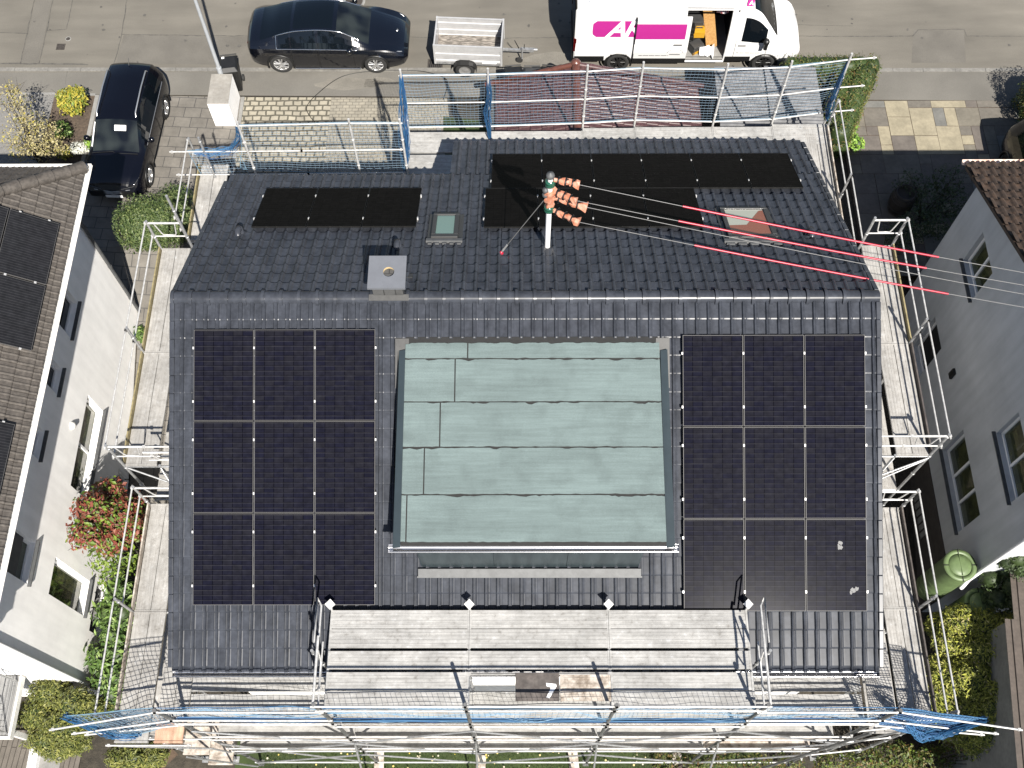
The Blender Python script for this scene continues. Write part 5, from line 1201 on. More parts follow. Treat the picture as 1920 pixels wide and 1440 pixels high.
    # wheels
    for wx in wheels:
        for s in (1,-1):
            w_=C(wx,2); y=s*(w_-.115); ax=V((0,s,0))
            mb=MB(); mb.lathe((wx,y,wr),[(wr*.66,.085),(wr*.72,.10),(wr*.93,.105),(wr,.075),(wr,-.08),(wr*.93,-.1),(wr*.66,-.1)],30,ax); wh=mb.build('wheel',M['rubber'],root)
            mb=MB(); mb.cm=0; mb.lathe((wx,y,wr),[(wr*.70,.085),(wr*.66,.092),(wr*.62,.075),(wr*.60,-.02)],30,ax)
            q=Z_.rotation_difference(ax)
            for k in range(5):
                for da in (-.16,.16):
                    a=2*PI*k/5+.3; d0=V((math.cos(a+da*.6),math.sin(a+da*.6),0)); d1=V((math.cos(a+da*1.5),math.sin(a+da*1.5),0)); c=V((wx,y,wr))
                    mb.tube([c+q@(d0*wr*.08+Z_*.075),c+q@(d1*wr*.63+Z_*.07)],.026,6)
            mb.lathe((wx,y,wr),[(wr*.16,.06),(wr*.15,.09),(.0001,.095)],14,ax)
            mb.cm=1; mb.disc(V((wx,y,wr))+ax*.0,wr*.62,24,ax)
            mb.build('rim',[M[rim],M['dark']],wh)
    return root,prof,C
def attach(root,mb,name,m): return mb.build(name,M[m] if isinstance(m,str) else m,root)
def mirror(root,x,w_,z,m,s):
    mb=MB(); 
    for i in range(1): mb.lathe((x,s*(w_+.13),z),[(.0001,-.10),(.07,-.08),(.095,0),(.085,.06),(.0001,.09)],12,V((-.25,s,.0)).normalized())
    mb.tube([(x+.05,s*(w_-.02),z-.06),(x,s*(w_+.1),z-.02)],.025,6); attach(root,mb,'mirror',m)
def trim(root,prof,xa,xb,j,m,s,r=.012,name='trim',top=None):
    mb=MB(); P=[(x,s*(prof(x)[j][0]+.006),prof(x)[j][1]) for x in [xa+(xb-xa)*t/24 for t in range(25)]]
    if top is not None:
        Q=[(x,s*(prof(x)[top][0]+.006),prof(x)[top][1]) for x in [xb+(xa-xb)*t/24 for t in range(25)]]; P=P+Q+[P[0]]
    mb.tube(P,r,6); return attach(root,mb,name,m)
# sedan
K=[(0,.44,.70,.80,.68,.98,.52),(.10,.34,.84,.88,.82,1.07,.62),(.45,.25,.945,.93,.89,1.14,.66),(1.0,.20,.975,.95,.90,1.32,.63),(1.6,.19,.98,.95,.90,1.46,.61),(2.2,.19,.98,.94,.90,1.50,.61),(2.75,.19,.98,.93,.90,1.45,.61),(3.2,.19,.98,.92,.90,1.26,.64),(3.68,.19,.98,.90,.88,1.02,.70),(4.1,.2,.965,.85,.84,.93,.62),(4.45,.23,.92,.75,.80,.83,.56),(4.68,.27,.84,.63,.73,.71,.5),(4.79,.38,.70,.53,.62,.60,.42)]
sed,pf,C=vehicle('parked_car','glossy black fastback sedan parked at the kerb with chrome window trim','car',K,(.95,3.82),.345,[(.98,1.32),(1.36,2.10),(2.2,3.18)],(2.74,3.66),(.42,1.36),[(1.36,2.12),(2.16,3.2)],'paintK','rimS',roofglass=(1.45,2.62))
for s in (1,-1):
    trim(sed,pf,.92,3.36,JB,'chrome',s,.014,'window_trim',JT); mirror(sed,3.12,.90,1.0,'paintK',s)
    mb=MB(); mb.tube([(1.35,s*.955,.2),(3.35,s*.955,.2)],.018,6); attach(sed,mb,'sill_trim','chrome')
    mb=MB(); mb.tube([(4.2,s*.83,.80),(4.55,s*.74,.70),(4.62,s*.70,.66)],.022,6); attach(sed,mb,'headlight','rimS')
    mb=MB(); mb.lathe((3.98,s*.965,.72),[(.0001,-.02),(.03,-.01),(.03,.01),(.0001,.02)],8,V((0,s,.5)).normalized()); attach(sed,mb,'side_marker','chrome')
mb=MB(); mb.lathe((3.95,-.80,.35),[(.10,0),(.10,.02),(.0001,.03)],10,V((0,-1,0))); attach(sed,mb,'brake_caliper',mat('red caliper',(.5,.03,.02,1),.4))
mb=MB(); mb.tube([(.02,-.6,.88),(-.01,0,.9),(.02,.6,.88)],.03,6); attach(sed,mb,'tail_light','tail')
mb=MB(); mb.lathe((4.45,0,.815),[(.05,0),(.05,.012),(.0001,.016)],12); attach(sed,mb,'badge','rimS')
sed.location=(-7.98,13.27,0); sed.rotation_euler=(0,0,R(-.6))
# suv
K2=[(0,.52,.74,.95,.72,1.30,.58),(.08,.42,.85,1.0,.83,1.46,.61),(.32,.34,.91,1.03,.87,1.60,.64),(.9,.28,.92,1.03,.88,1.66,.65),(1.8,.27,.92,1.02,.88,1.67,.65),(2.4,.27,.92,1.01,.88,1.62,.65),(2.85,.27,.92,1.0,.88,1.38,.68),(3.3,.27,.92,.99,.87,1.12,.72),(3.7,.28,.915,.96,.86,1.05,.64),(4.1,.3,.89,.92,.83,.99,.58),(4.34,.34,.84,.80,.78,.90,.52),(4.49,.42,.74,.68,.66,.74,.45)]
suv,pf2,C2=vehicle('parked_car','black compact SUV with silver roof rails parked nose in on the left driveway','car',K2,(.92,3.60),.35,[(.5,.95),(1.0,1.78),(1.86,2.85)],(2.46,3.28),(.07,.30),[(1.0,1.80),(1.84,2.95)],'paintN','rimS')
for s in (1,-1):
    trim(suv,pf2,.45,2.95,JB,'rimS',s,.010,'window_trim'); mirror(suv,2.78,.89,1.06,'paintN',s)
    mb=MB(); mb.tube([(.55,s*.60,1.60),(.62,s*.60,1.70),(1.3,s*.60,1.73),(2.25,s*.60,1.68),(2.35,s*.60,1.58)],.022,8); attach(suv,mb,'roof_rail','rimS')
    mb=MB(); mb.add([pf_ for pf_ in [(4.12,s*.80,.90),(4.38,s*.66,.80),(4.43,s*.62,.72),(4.28,s*.80,.78)]],[(0,1,2,3)]); mb.tube([(4.1,s*.83,.91),(4.39,s*.67,.82),(4.46,s*.3,.76)],.014,5); attach(suv,mb,'headlight','lamp')
    mb=MB(); mb.tube([(4.43,s*.1,.45),(4.46,s*.5,.46),(4.38,s*.72,.5)],.03,6); attach(suv,mb,'bumper_trim','rimS')
mb=MB(); 
for k in range(3): mb.tube([(4.44,-.55,.60+k*.06),(4.52,0,.58+k*.06),(4.44,.55,.60+k*.06)],.012,5)
attach(suv,mb,'grille','rimS')
mb=MB(); mb.box((4.515,0,.47),(.012,.52,.11)); attach(suv,mb,'number_plate','paper')
mb=MB(); mb.tube([(3.36,-.72,1.085),(3.33,-.05,1.14),(3.36,-.02,1.12)],.012,5); mb.tube([(3.36,.05,1.1),(3.36,.7,1.085)],.012,5); attach(suv,mb,'wiper','black')
mb=MB(); mb.tube([(.35,0,1.63),(.18,0,1.78)],.012,6); attach(suv,mb,'aerial','black')
pp=MB(); 
for k in range(1): pp.add([(2.78,-.02,1.452),(2.78,.34,1.452),(2.63,.34,1.535),(2.63,-.02,1.535)],[(0,1,2,3)])
attach(suv,pp,'windscreen_paper','paper')
mb=MB(); mb.tube([(3.2,-.715,1.185),(2.55,-.63,1.555)],.02,5); attach(suv,mb,'pillar_trim','frame')
a,b=at(314,212,.1),at(285,337,.1); rz=math.atan2(b.y-a.y,b.x-a.x); fw=V((math.cos(rz),math.sin(rz),0)); lf=V((-fw.y,fw.x,0))
mid=(a+b)/2; o=mid-fw*((.92+3.60)/2*.92)-lf*.80; suv.scale=(.92,.92,.92); suv.location=(o.x,o.y,.008); suv.rotation_euler=(0,0,rz)
cr,pf3,C3=vehicle('parked_car','dark hatchback half out of the picture beside the right hedge','car',K2,(.92,3.60),.35,[(.5,.95),(1.0,1.78),(1.86,2.85)],(2.46,3.28),(.05,.34),[(1.0,1.80),(1.84,2.95)],'paintN','rimD')
for s in (1,-1): mirror(cr,2.78,.89,1.06,'paintN',s)
mb=MB(); mb.lathe((.25,0,1.62),[(.04,0),(.03,.03),(.0001,.035)],8); attach(cr,mb,'aerial','rimS'); cr.location=(14.95,9.35,.01); cr.rotation_euler=(0,0,R(-91))
# van
K3=[(0,.5,.96,1.3,.95,2.44,.84),(.06,.42,.99,1.3,.98,2.56,.87),(.4,.40,1.0,1.3,.985,2.6,.88),(2.5,.40,1.0,1.3,.985,2.61,.88),(4.7,.40,1.0,1.28,.985,2.6,.88),(5.0,.40,1.0,1.25,.98,2.57,.86),(5.3,.40,1.0,1.2,.97,2.40,.83),(5.7,.4,1.0,1.16,.96,1.86,.82),(6.05,.4,1.0,1.12,.95,1.38,.82),(6.4,.4,.98,1.08,.90,1.2,.74),(6.64,.42,.93,.96,.84,1.04,.62),(6.78,.5,.82,.8,.7,.88,.5)]
HX=(3.18,4.52)
van,pv,Cv=vehicle('delivery_van','white high roof van with magenta lettering and its side door slid open','van',K3,(1.36,5.75),.345,[(4.92,5.66)],(5.12,6.0),(.01,.05),[(4.78,5.72)],'paintW','rimD',glassj=(8,9),hole=HX,windm='glass',crown=.10)
def sy(z,x=2.): 
    P=pv(x)
    for a,b in zip(P,P[1:]):
        if a[1]<=z<=b[1]: return lerp(a[0],b[0],(z-a[1])/max(1e-6,b[1]-a[1]))
    return P[JT][0]
def sidefilm(xa,xb,za,zb,off=.006,x=1.5,n=6,cutl=0.):
    mb=MB(); vs=[]
    for i in range(n+1):
        z=lerp(za,zb,i/n); t=i/n; ins=cutl*(4*(t-.5)**2)**3
        vs+=[(xa+ins,-(sy(z,x)+off),z),(xb,-(sy(z,x)+off),z)]
    mb.add(vs,[(2*i,2*i+1,2*i+3,2*i+2) for i in range(n)]); return mb
attach(van,sidefilm(.52,1.95,1.43,2.02,cutl=.12),'magenta_band','magenta')
def letter(txt,size,m,root,loc,rot,ext=.004,shear=.25,bold=.012,name='lettering',par=None):
    cu=bpy.data.curves.new('lettering','FONT'); cu.body=txt; cu.size=size; cu.extrude=ext; cu.shear=shear; cu.offset=bold; cu.space_character=.86
    to=bpy.data.objects.new('t',cu); COL.objects.link(to); dg=bpy.context.evaluated_depsgraph_get(); me=bpy.data.meshes.new_from_object(to.evaluated_get(dg)); bpy.data.objects.remove(to)
    me.materials.clear(); me.materials.append(M[m]); o=bpy.data.objects.new(name,me); COL.objects.link(o); o.parent=root; o.location=loc; o.rotation_euler=rot; return o
tl=math.atan2(sy(1.5)-sy(2.0),.5)
letter('AR',.80,'magentaW',van,(.93,-(sy(1.5)+.014),1.46),(PI/2-tl,0,0),shear=.35,bold=.02)
# open sliding door, proud of the side
dx0,dx1=1.78,3.36; mb=MB(); zz=[.42,.9,1.3,1.75,2.2]; vs=[]
for z in zz: vs+=[(dx0,-(sy(z,2.5)+.075),z),(dx1,-(sy(z,2.5)+.075),z)]
vs2=[(x,y+.05,z) for x,y,z in vs]; k=len(vs); n=len(zz)
mb.add(vs+vs2,[(2*i,2*i+1,2*i+3,2*i+2) for i in range(n-1)]+[(k+2*i+1,k+2*i,k+2*i+2,k+2*i+3) for i in range(n-1)]+[(2*i,2*i+2,k+2*i+2,k+2*i) for i in range(n-1)]+[(2*i+1,k+2*i+1,k+2*i+3,2*i+3) for i in range(n-1)]+[(2*n-2,2*n-1,k+2*n-1,k+2*n-2),(0,k,k+1,1)],False)
mb.cm=1; mb.b2(dx0+.0,dx1-.0,-(sy(.5)+.085),-(sy(.5)+.07),.44,.62); mb.b2(dx0-.012,dx0+.012,-(sy(1.3)+.078),-.95,.42,2.2)
sdr=mb.build('door',[M['paintW'],M['black']],van); sdr['label']='open white sliding door with magenta band'
mb=sidefilm(dx0+.012,dx1-.12,1.42,1.98,.081,2.5); mb.build('magenta_band',M['magenta'],sdr)
mb=MB(); mb.tube([(dx1-.42,-(sy(1.2)+.10),1.22),(dx1-.18,-(sy(1.2)+.10),1.22)],.02,6); mb.build('handle',M['black'],sdr)
mb=MB()
for k in range(34):
    if k%7!=4: mb.b2(1.95+k*.026,1.95+k*.026+.018,-(sy(.78)+.080),-(sy(.78)+.076),.76,.76+U(.02,.032))
for k in range(18):
    a=PI*.12+PI*.76*k/18
    mb.tube([(3.02+.26*math.cos(a),-(sy(.85)+.080),.80+.24*math.sin(a)),(3.02+.26*math.cos(a+.15),-(sy(.85)+.080),.80+.24*math.sin(a+.15))],.006 if 5<k<13 else .010,4)
for k in range(8): mb.b2(2.86+k*.04,2.86+k*.04+.03,-(sy(.82)+.080),-(sy(.82)+.076),.80,.84)
mb.build('small_print',M['inkgrey'],sdr)
mb=MB()
for k in range(30):
    if k%6!=3: mb.b2(4.85+k*.026,4.85+k*.026+.018,-1.006,-1.0,.80,.80+U(.02,.03))
for k in range(10): mb.b2(5.85+k*.026,5.85+k*.026+.018,-.996,-.985,.93,.95)
attach(van,mb,'small_print','inkgrey')
mb=MB()     # lower cladding, black strip
for s in (1,-1):
    for a,b in ((.05,.92),(4.55,5.3)) if s<0 else ((.05,.92),(1.8,5.3)): mb=MB(); mb.b2(a,b,s*1.0,s*1.012,.47,.66); attach(van,mb,'cladding','black')
mb=MB(); mb.b2(0-.03,.02,-.9,.9,.4,.62); attach(van,mb,'bumper','black')
for s in (1,-1):
    mb=MB(); mb.b2(-.012,.07,s*.90,s*.985,.85,1.35); attach(van,mb,'tail_light','tail')
    mb=MB(); mb.add([(6.28,s*.945,1.02),(6.62,s*.86,.98),(6.70,s*.80,.90),(6.52,s*.925,.86)],[(0,1,2,3)]); attach(van,mb,'headlight','lamp'); mirror(van,5.62,1.02,1.42,'black',s)
    mb=MB(); mb.box((5.62,s*1.15,1.30),(.10,.16,.28)); attach(van,mb,'mirror_foot','black')
mb=MB(); mb.b2(-.015,.002,-.84,.84,1.35,2.25); attach(van,mb,'rear_window','glass')
mb=MB(); mb.tube([(4.86,-1.02,1.12),(5.08,-1.02,1.12)],.018,6); attach(van,mb,'handle','black')
mb=MB()   # roof ribs and hatch
for k in range(6): mb.b2(.4,4.6,-.75+k*.3-.02,-.75+k*.3+.02,2.585,2.615)
mb.b2(.55,.56,-.8,.8,2.58,2.62); mb.b2(2.3,2.31,-.8,.8,2.58,2.622); mb.b2(3.4,3.41,-.8,.8,2.58,2.622); attach(van,mb,'roof_rib','paintW')
mb=MB(); mb.tube([(4.1,-.3,2.62),(4.5,-.3,2.62),(4.5,.1,2.62),(4.1,.1,2.62),(4.1,-.3,2.62)],.02,6); attach(van,mb,'roof_hatch','inkgrey')
mb=MB(); P=pv(5.02); 
mb.add([(4.86,-.855,2.52),(5.06,-.85,2.505),(5.10,-.66,2.57),(4.92,-.66,2.585)],[(0,1,2,3)]); lo=attach(van,mb,'roof_logo','magenta')
letter('A',.17,'magentaW',van,(4.925,-.83,2.545),(R(18),R(6),R(0)),shear=.2,bold=.006)
mb=MB(); fz=.60    # opening frame and dark cargo bay
for x in HX: mb.tube([(x,-(sy(z)+.0),z) for z in (.45,.9,1.3,1.7,2.1,2.42)],.03,6)
mb.tube([(HX[0],-sy(2.42),2.42),(HX[1],-sy(2.42),2.42)],.03,6); mb.tube([(HX[0],-.99,.45),(HX[1],-.99,.45)],.035,6); attach(van,mb,'door_frame','paintW')
mb=MB(); mb.b2(.3,4.7,-.93,.93,fz-.03,fz); mb.b2(3.2,4.5,-.985,-.93,.52,.55); attach(van,mb,'cargo_floor','concrete')
mb=MB(); mb.b2(4.66,4.7,-.9,.9,fz,2.4); mb.b2(.3,4.66,.80,.84,fz,2.4); mb.b2(.3,4.66,-.80,.80,2.42,2.45); mb.b2(2.9,2.94,-.75,.8,fz,2.4); attach(van,mb,'cargo_lining','dark')
mb=MB()
for z in (1.0,1.5,2.0): mb.b2(3.0,4.6,.3,.8,z,z+.03)
attach(van,mb,'shelf','grey')
VO=V((1.80,13.32,0)); van.location=VO; van.rotation_euler=(0,0,R(-.4))
def incargo(name,label,cat,mb,m,x,y,z,rot=(0,0,0)):
    o=mb.build(name,M[m],bevel=.012); o.location=VO+V((x,y,z)); o.rotation_euler=rot; return tag(o,label,cat)
mb=MB(); mb.box((0,0,.62),(.34,.035,1.25)); incargo('board','oriented strand board leaning inside the open van doorway','board',mb,'osb',4.18,-.62,.61,(R(-20),R(-8),R(12)))
mb=MB(); mb.box((0,0,.12),(.34,.3,.24)); mb.tube([(-.1,0,.24),(-.1,0,.32),(.1,0,.32),(.1,0,.24)],.02,6); incargo('tool_case','yellow tool case standing in the van doorway','tool case',mb,'yel',3.72,-.50,1.02)
mb=MB(); mb.box((0,0,.45),(.6,.5,.9)); incargo('storage_crate','dark grey storage crate under the yellow tool case','crate',mb,'grey',3.52,-.25,.61)
mb=MB(); mb.box((0,0,.14),(.36,.30,.28)); mb.b2(-.19,-.14,-.16,.16,0,.2); g_=incargo('power_tool','grey and yellow machine on the van floor','power tool',mb,'grey',3.68,-.72,.61,(0,0,R(30)))
mb=MB(); mb.b2(-.20,.20,-.157,-.15,0,.10); o=mb.build('yellow_base',M['yel'],g_)
mb=MB(); crumple(mb,V((-.2,0,.1)),V((.22,-.05,.12)),.14,.20,5); incargo('bag','crumpled white bag at the sill of the van doorway','bag',mb,'paper',3.98,-.84,.61)
mb=MB(); mb.box((0,0,.1),(.38,.28,.2)); mb.b2(-.15,.15,-.145,-.138,.04,.16); incargo('tool_box','black tool box with red clips in the van, upper one','tool box',mb,'black',3.36,-.62,1.30); 
mb=MB(); mb.box((0,0,.1),(.38,.28,.2)); mb.b2(-.15,.15,-.145,-.138,.04,.16); incargo('tool_box','black tool box with red clips in the van, lower one','tool box',mb,'black',3.36,-.64,1.02)
mb=MB(); crumple(mb,V((-.15,0,.05)),V((.2,.0,.05)),.12,.12,4); incargo('packaging','red and white packaging on top of the board in the van','packaging',mb,'redcloth',4.28,-.42,1.9)
# trailer
tr=thing('car_trailer','small silver ribbed aluminium box trailer with an empty stained floor','trailer')
w2,l,h0,h1=.55,1.0,.42,1.10
for s in (-1,1):
    mb=MB(); n=5
    z=h0; prof_=[(0,h0),(.018,h0+.02),(.018,h0+.09),(0,h0+.11),(0,h0+.22),(.018,h0+.24),(.018,h0+.36),(0,h0+.38),(0,h0+.50),(.018,h0+.52),(.018,h1)]
    A0=[V((-l,s*(w2+a),z)) for a,z in prof_]; A1=[V((l,s*(w2+a),z)) for a,z in prof_]; n=len(prof_); B0=[p-V((0,s*.022,0)) for p in A0]; B1=[p-V((0,s*.022,0)) for p in A1]
    mb.add(A0+A1,[(i,i+1,n+i+1,n+i) for i in range(n-1)]); mb.add(B0+B1,[(i,i+1,n+i+1,n+i) for i in range(n-1)]); mb.b2(-l,l,s*w2-.025,s*w2+.025,h1,h1+.02); mb.build('side_panel',M['alu'],tr)
for s in (-1,1):
    mb=MB(); mb.b2(s*l-.015,s*l+.015,-w2,w2,h0,h1); mb.b2(s*l-.022,s*l+.022,-w2,w2,h1,h1+.02)
    for y in (-w2,w2): mb.b2(s*l-.03,s*l+.03,y-.03,y+.03,h0-.06,h1+.03)
    mb.build('end_panel',M['alu'],tr)
mb=MB(); mb.b2(-l+.02,l-.02,-w2+.02,w2-.02,h0-.02,h0+.01); mb.build('floor',M['plyfloor'],tr)
mb=MB(); mb.b2(-l,l,-w2,-w2+.05,h0-.09,h0-.021); mb.b2(-l,l,w2-.05,w2,h0-.09,h0-.021); mb.b2(l,l+.95,-.035,.035,.42,.49); mb.b2(l+.55,l+.98,-.045,.045,.49,.53); mb.tube([(l+.95,0,.50),(l+1.06,0,.50)],.045,8); mb.build('drawbar',M['galv'],tr)
mb=MB(); mb.tube([(l+.50,0,.53),(l+.42,.0,.72),(l+.36,.06,.80)],.014,6); mb.tube([(l+.66,0,.53),(l+.66,.02,.68)],.012,6); mb.build('lever',M['black'],tr)
mb=MB(); mb.tube([(l+.60,-.06,.62),(l+.60,-.06,.16)],.024,8); jk=mb.build('jockey_wheel',M['galv'],tr)
mb=MB(); mb.tube([(l+.52,-.085,.10),(l+.52,-.035,.10)],.10,16); mb.build('tyre',M['rubber'],jk)
for s in (-1,1):
    c=V((-.10,s*(w2+.15),.29)); ax=V((0,s,0)); mb=MB(); mb.lathe(c,[(.17,.05),(.20,.07),(.27,.065),(.29,.04),(.29,-.05),(.26,-.07),(.17,-.07)],28,ax); wh=mb.build('wheel',M['rubber'],tr)
    mb=MB(); mb.lathe(c,[(.185,.055),(.165,.06),(.15,.02),(.09,.035),(.07,.045),(.0001,.05)],24,ax); wr_=mb.build('rim',M['rimS'],wh)
    mb=MB(); P=[]
    for k in range(9):
        a=PI*(k/8); P.append((c.x+math.cos(a)*.36,c.z+min(.29,math.sin(a)*.36)))
    vs=[(x,s*(w2+.04),z) for x,z in P]+[(x,s*(w2+.245),z) for x,z in P]+[(x,s*(w2+.245),z-.03) for x,z in P]; n=9
    mb.add(vs,[(i,i+1,n+i+1,n+i) for i in range(n-1)]+[(n+i,n+i+1,2*n+i+1,2*n+i) for i in range(n-1)]); mb.build('mudguard',M['black'],tr)
mb=MB(); mb.b2(-l-.02,-l+.02,-.5,.5,.33,.43); mb.build('light_board',M['tail'],tr)
mb=MB(); mb.b2(.42,.85,-w2-.028,-w2-.022,h0+.02,h0+.09); mb.build('reflector_strip',M['paper'],tr)
tr.location=(-1.33,12.84,0); tr.rotation_euler=(0,0,R(-3.2))
# ------------------------------------------------------------------ plants
def leaves(mb,blobs,n,size,up=.5,shell=.55,asp=.55):
    boxy=len(blobs[0])>2
    wts=[b[1][0]*b[1][1]*b[1][2] for b in blobs]
    for (c,r,*_),k in zip(blobs,random.choices(range(1),k=len(blobs))): pass
    for b in random.choices(blobs,weights=[w_**.75 for w_ in wts],k=n):
        c,r=V(b[0]),b[1]
        d=V((random.gauss(0,1),random.gauss(0,1),random.gauss(0,1))).normalized()
        rad=shell+(1-shell)*random.random()**.6
        if boxy: q=b[2]; d2=d/((abs(d.x)**q+abs(d.y)**q+abs(d.z)**q)**(1/q)); 
        else: d2=d
        rad*=1+(.10 if boxy else .3)*noise.noise(d*2.6+c)
        p=c+V((d2.x*r[0],d2.y*r[1],d2.z*r[2]))*rad
        nrm=(d+V((U(-1,1),U(-1,1),U(-.4,1)+up))*.9).normalized(); t=nrm.orthogonal().normalized(); t=Matrix.Rotation(U(0,2*PI),3,nrm)@t; s=nrm.cross(t)
        L=size*random.choice((.55,.8,1,1,1.2,1.6))*U(.85,1.15); w_=L*asp*U(.75,1.2); bend=nrm*(-.18*L)
        mb.add([p,p+t*L*.5+s*w_*.5,p+t*L+bend,p+t*L*.5-s*w_*.5],[(0,1,2,3)])
def plant(name,label,cat,base,blobs,n,size,m,stems=5,up=.5,shell=.5,asp=.55,core=None,m2=None,n2=0,blobs2=None,group=None,stemr=.03,crown='foliage'):
    t=thing(name,label,cat,group=group); base=V(base)
    mb=MB()
    leaves(mb,blobs,n,size,up,shell,asp); mats=[M[m]]
    if m2: mb.cm=len(mats); mats.append(M[m2]); leaves(mb,blobs2 or blobs,n2,size,up,shell+.15,asp)
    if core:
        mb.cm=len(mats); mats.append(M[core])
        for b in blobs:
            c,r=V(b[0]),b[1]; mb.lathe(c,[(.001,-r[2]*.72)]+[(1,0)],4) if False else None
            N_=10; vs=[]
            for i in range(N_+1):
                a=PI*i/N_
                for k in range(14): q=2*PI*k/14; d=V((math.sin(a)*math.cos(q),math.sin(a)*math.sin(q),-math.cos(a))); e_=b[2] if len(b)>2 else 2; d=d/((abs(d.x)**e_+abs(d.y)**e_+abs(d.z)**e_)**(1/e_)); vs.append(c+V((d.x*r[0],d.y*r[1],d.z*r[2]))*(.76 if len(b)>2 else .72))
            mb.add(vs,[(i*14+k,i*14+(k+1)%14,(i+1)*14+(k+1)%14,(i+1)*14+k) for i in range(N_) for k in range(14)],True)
    mb.build(crown,mats,t)
    if stems:
        mb=MB()
        for k in range(stems):
            c,r=blobs[k%len(blobs)][:2]; e=V(c)+V((U(-.6,.6)*r[0],U(-.6,.6)*r[1],U(0,.6)*r[2])); mid=base.lerp(e,.5)+V((U(-.1,.1),U(-.1,.1),0))
            mb.tube([base+V((U(-.06,.06),U(-.06,.06),-.05)),mid,e],[stemr,stemr*.65,stemr*.25],6)
            for _ in range(3):
                d_=V((U(-1,1),U(-1,1),U(.1,1))).normalized(); mb.tube([e-(e-mid)*U(0,.4),e+V((d_.x*r[0],d_.y*r[1],d_.z*r[2]))*U(.7,1.15)],[stemr*.25,stemr*.1],5)
        mb.build('stem' if crown=='foliage' else 'trunk',M['bark'],t)
    return settle(t,base)
plant('shrub','bright yellow rounded shrub in the soil bed at the left','shrub',(-13.1,10.85,0),[((-13.12,10.8,.5),(.42,.36,.42)),((-12.95,10.98,.55),(.30,.28,.3)),((-13.3,10.9,.45),(.25,.3,.3))],2600,.075,'lf_yellow',6,m2='lf_green',n2=350)
pb=[]
for (px,py,z,r) in ((30,190,1.9,.5),(20,170,2.2,.35),(45,225,2.0,.55),(75,235,1.8,.45),(95,262,1.4,.45),(60,262,1.5,.55),(30,262,1.5,.5),(80,285,1.1,.4),(40,285,1.2,.45),(100,240,1.6,.3),(115,280,.9,.3)):
    p=at(px,py,z); pb.append((p,(r,r*.8,r*.8)))
b_=at(72,300,0); plant('shrub','straggly pale yellow budding shrub at the left edge','shrub',(b_.x,b_.y,0),pb,2600,.06,'lf_pale',26,shell=.0,m2='lf_yellow',n2=160,stemr=.022)
p=at(117,243,.35); plant('shrub','low dark green shrub beside the straggly pale one','shrub',(p.x,p.y,0),[(p,(.26,.24,.3))],700,.06,'lf_laurel',4)
p=at(147,277,.2); plant('perennial','silvery grey low plant at the edge of the soil bed','plant',(p.x,p.y,0),[(p,(.30,.22,.15))],700,.05,'lf_grey',4)
p=at(166,268,.15); plant('perennial','fresh green clump next to the silvery plant','plant',(p.x,p.y,0),[(p,(.16,.26,.15))],350,.06,'lf_ivy',3)
p=at(118,286,.2); plant('perennial','yellow green tuft below the straggly shrub','plant',(p.x,p.y,0),[(p,(.26,.18,.15))],350,.06,'lf_yellow',3)
hb=[(at(292,415,.62),(.80,.62,.66),5),(at(262,425,.6),(.62,.55,.62),5),(at(330,400,.6),(.46,.72,.6),5)]
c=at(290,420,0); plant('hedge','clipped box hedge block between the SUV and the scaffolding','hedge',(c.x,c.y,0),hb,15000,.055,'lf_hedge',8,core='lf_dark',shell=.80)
def row(pts,r,hz): return [(V(p),(r,r,hz),3) for p in pts]
hd=[]
for i in range(8): x=8.25+i*.33; hd+=row([(x,11.75,.75),(x,11.62,.3)],.34,.42)
for i in range(9): f=i/8; hd+=row([(lerp(10.35,9.35,f),lerp(11.5,9.35,f),.72),(lerp(10.3,9.4,f),lerp(11.4,9.3,f),.25)],.40,.45); hd+=row([(lerp(9.7,9.2,f),lerp(11.3,9.7,f),.7)],.36,.42)
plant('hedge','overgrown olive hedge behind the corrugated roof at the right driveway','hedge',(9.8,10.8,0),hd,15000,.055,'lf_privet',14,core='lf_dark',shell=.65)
gc=[]
for (px,py) in ((1570,238),(1585,250),(1600,262),(1572,260),(1595,240),(1578,270),(1608,268)): p=at(px,py,.2); gc.append((p,(.22,.22,.16)))
plant('ground_cover','bright green leafy ground cover beside the flagstones','ground cover',(9.6,9.7,0),gc,1700,.085,'lf_ivy',0,core='lf_dark')
hr=[(V((16.35,10.42,.8)),(1.55,.8,.85),6)]
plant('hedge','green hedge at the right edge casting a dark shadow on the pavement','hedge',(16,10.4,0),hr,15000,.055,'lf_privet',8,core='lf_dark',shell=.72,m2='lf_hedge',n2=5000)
ds=[]
for (px,py) in ((1710,350),(1740,380),(1765,420),(1720,420),(1690,440),(1790,380),(1775,340)): p=at(px,py,.6); ds.append((p,(.5,.5,.5)))
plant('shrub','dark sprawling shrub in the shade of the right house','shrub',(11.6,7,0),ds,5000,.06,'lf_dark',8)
ph=[]
for (px,py,z,r) in ((205,925,1.1,.40),(170,955,1.8,.42),(225,965,1.1,.48),(158,1000,1.8,.38),(210,1005,.9,.45),(245,990,.7,.4),(190,1045,.3,.38),(235,1050,.4,.4),(255,945,.5,.3),(205,1080,-.2,.3)):
    p=at(px,py,z); p.x=max(p.x,-10.2); ph.append((p,(r,r,r)))
b0=at(215,1010,0); plant('tree','red and green leafed shrub tree against the white house wall','tree',(b0.x,b0.y,gz(b0.y)),ph,2900,.10,'lf_green',14,m2='lf_photinia',n2=3600,blobs2=ph[:6]+ph[8:9],shell=.35,stemr=.04,crown='crown')
lb=[]
for (px,py,z) in ((225,1110,-.6),(235,1150,-.6),(205,1150,-.9),(215,1190,-.8),(190,1230,-1.0),(225,1225,-1.0),(200,1265,-1.2),(225,1270,-1.2),(215,1300,-1.5)):
    p=at(px,py,z); lb.append((p,(.36,.42,.5)))
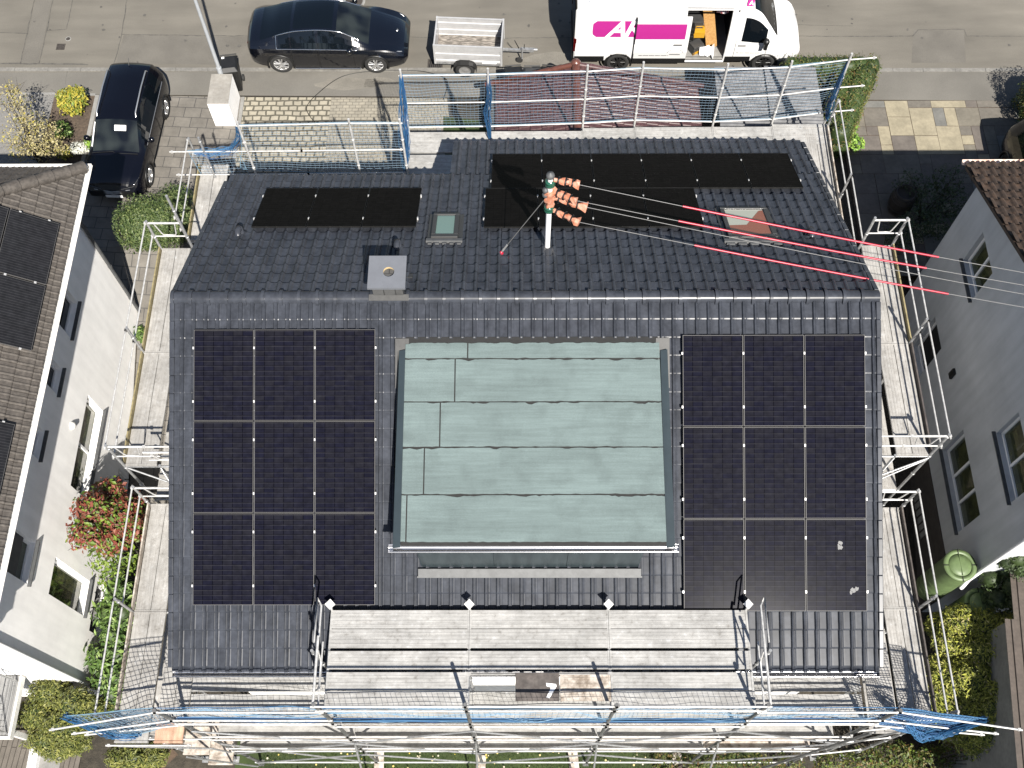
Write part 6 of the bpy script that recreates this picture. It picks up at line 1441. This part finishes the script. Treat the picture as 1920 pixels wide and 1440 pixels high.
plant('shrub','glossy green laurel below the red leafed tree','shrub',(-9.75,-4.6,gz(-4.6)),lb,4200,.13,'lf_laurel',10,asp=.42,core='lf_dark')
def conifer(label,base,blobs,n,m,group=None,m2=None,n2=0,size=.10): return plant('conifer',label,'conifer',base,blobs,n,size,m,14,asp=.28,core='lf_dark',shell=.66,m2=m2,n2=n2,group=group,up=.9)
cb=[]
for (px,py,z,r) in ((95,1300,-.9,.5),(140,1320,-.8,.5),(70,1340,-1.0,.48),(120,1360,-1.0,.55),(160,1350,-1.2,.4),(85,1385,-1.3,.45),(135,1390,-1.3,.42),(175,1330,-1.2,.4),(105,1405,-1.6,.35)):
    p=at(px,py,z); cb.append((p,(r,r*.8,r)))
conifer('olive spreading conifer at the lower left below the balcony',(-10.9,-6.6,-3),cb,19000,'lf_conifer',size=.08)
p=at(255,1420,-1.9); conifer('small olive conifer under the left front net wing',(p.x,p.y,-3),[(p,(.42,.35,.5)),(p+V((.4,.05,-.1)),(.32,.3,.4)),(p+V((-.4,0,-.1)),(.35,.3,.4))],3600,'lf_conifer')
gb_=[]
for (px,py,z,r) in ((1800,1160,.1,.42),(1840,1170,.2,.42),(1875,1190,.1,.45),(1780,1200,-.2,.4),(1830,1215,.1,.5),(1870,1230,-.1,.4),(1770,1250,-.4,.45),(1815,1265,0,.5),(1855,1275,-.2,.42),(1770,1300,-.6,.45),(1810,1315,-.4,.48),(1770,1345,-.9,.42),(1800,1350,-.8,.35),(1755,1165,-.5,.3),(1880,1165,.1,.3),(1862,1320,.2,.42),(1850,1360,.0,.42),(1872,1285,.5,.3),(1890,1180,.9,.3),(1885,1215,.8,.26),(1825,1375,-.6,.42)):
    p=at(px+8,py+8,z); r*=1.18; gb_.append((p,(r,r*.9,r)))
p=at(1815,1260,-3); conifer('large golden conifer between the right scaffolding and the brown shed',(11.3,-5.3,-3),gb_,40000,'lf_gold',m2='lf_conifer',n2=9000,size=.075)
sb_=[]
for (px,py,z,r) in ((1560,1430,-2.2,.45),(1620,1425,-2.1,.5),(1680,1420,-2.0,.55),(1740,1425,-2.0,.5),(1790,1415,-2.2,.5),(1840,1430,-2.2,.45),(1870,1400,-.8,.45),(1885,1435,-.8,.45),(1830,1405,-1.2,.45)):
    p=at(px,py,z); sb_.append((p,(r,r*.7,r)))
plant('shrub','leggy green shrubs along the bottom right below the stair','shrub',(9.5,-7.6,-3),sb_,5500,.07,'lf_privet',26,m2='lf_green',n2=900,stemr=.02)
sb2=[]
for (px,py,z) in ((1250,1425,-2.7),(1310,1430,-2.6),(1360,1425,-2.6),(1420,1430,-2.6),(1480,1432,-2.6)): p=at(px,py,z); sb2.append((p,(.4,.3,.3)))
plant('shrub','low mixed bedding plants under the front scaffold at the right','shrub',(3.5,-7.6,-3),sb2,2200,.06,'lf_privet',8)
p=at(262,625,-.5); plant('perennial','small green potted plant on the path beside the left scaffolding','plant',(p.x,p.y,gz(p.y)),[(p,(.18,.2,.16))],320,.08,'lf_laurel',4)

iv=[]
for (px,py,z,r) in ((1858,1085,.9,.3),(1885,1070,1.0,.3),(1900,1100,1.0,.35),(1875,1120,.7,.35),(1905,1130,.9,.3),(1860,1115,.4,.3),(1888,1052,1.9,.26),(1908,1045,2.1,.28),(1918,1062,1.9,.35)):
    p=at(px,py,z); iv.append((p,(r,r,r)))
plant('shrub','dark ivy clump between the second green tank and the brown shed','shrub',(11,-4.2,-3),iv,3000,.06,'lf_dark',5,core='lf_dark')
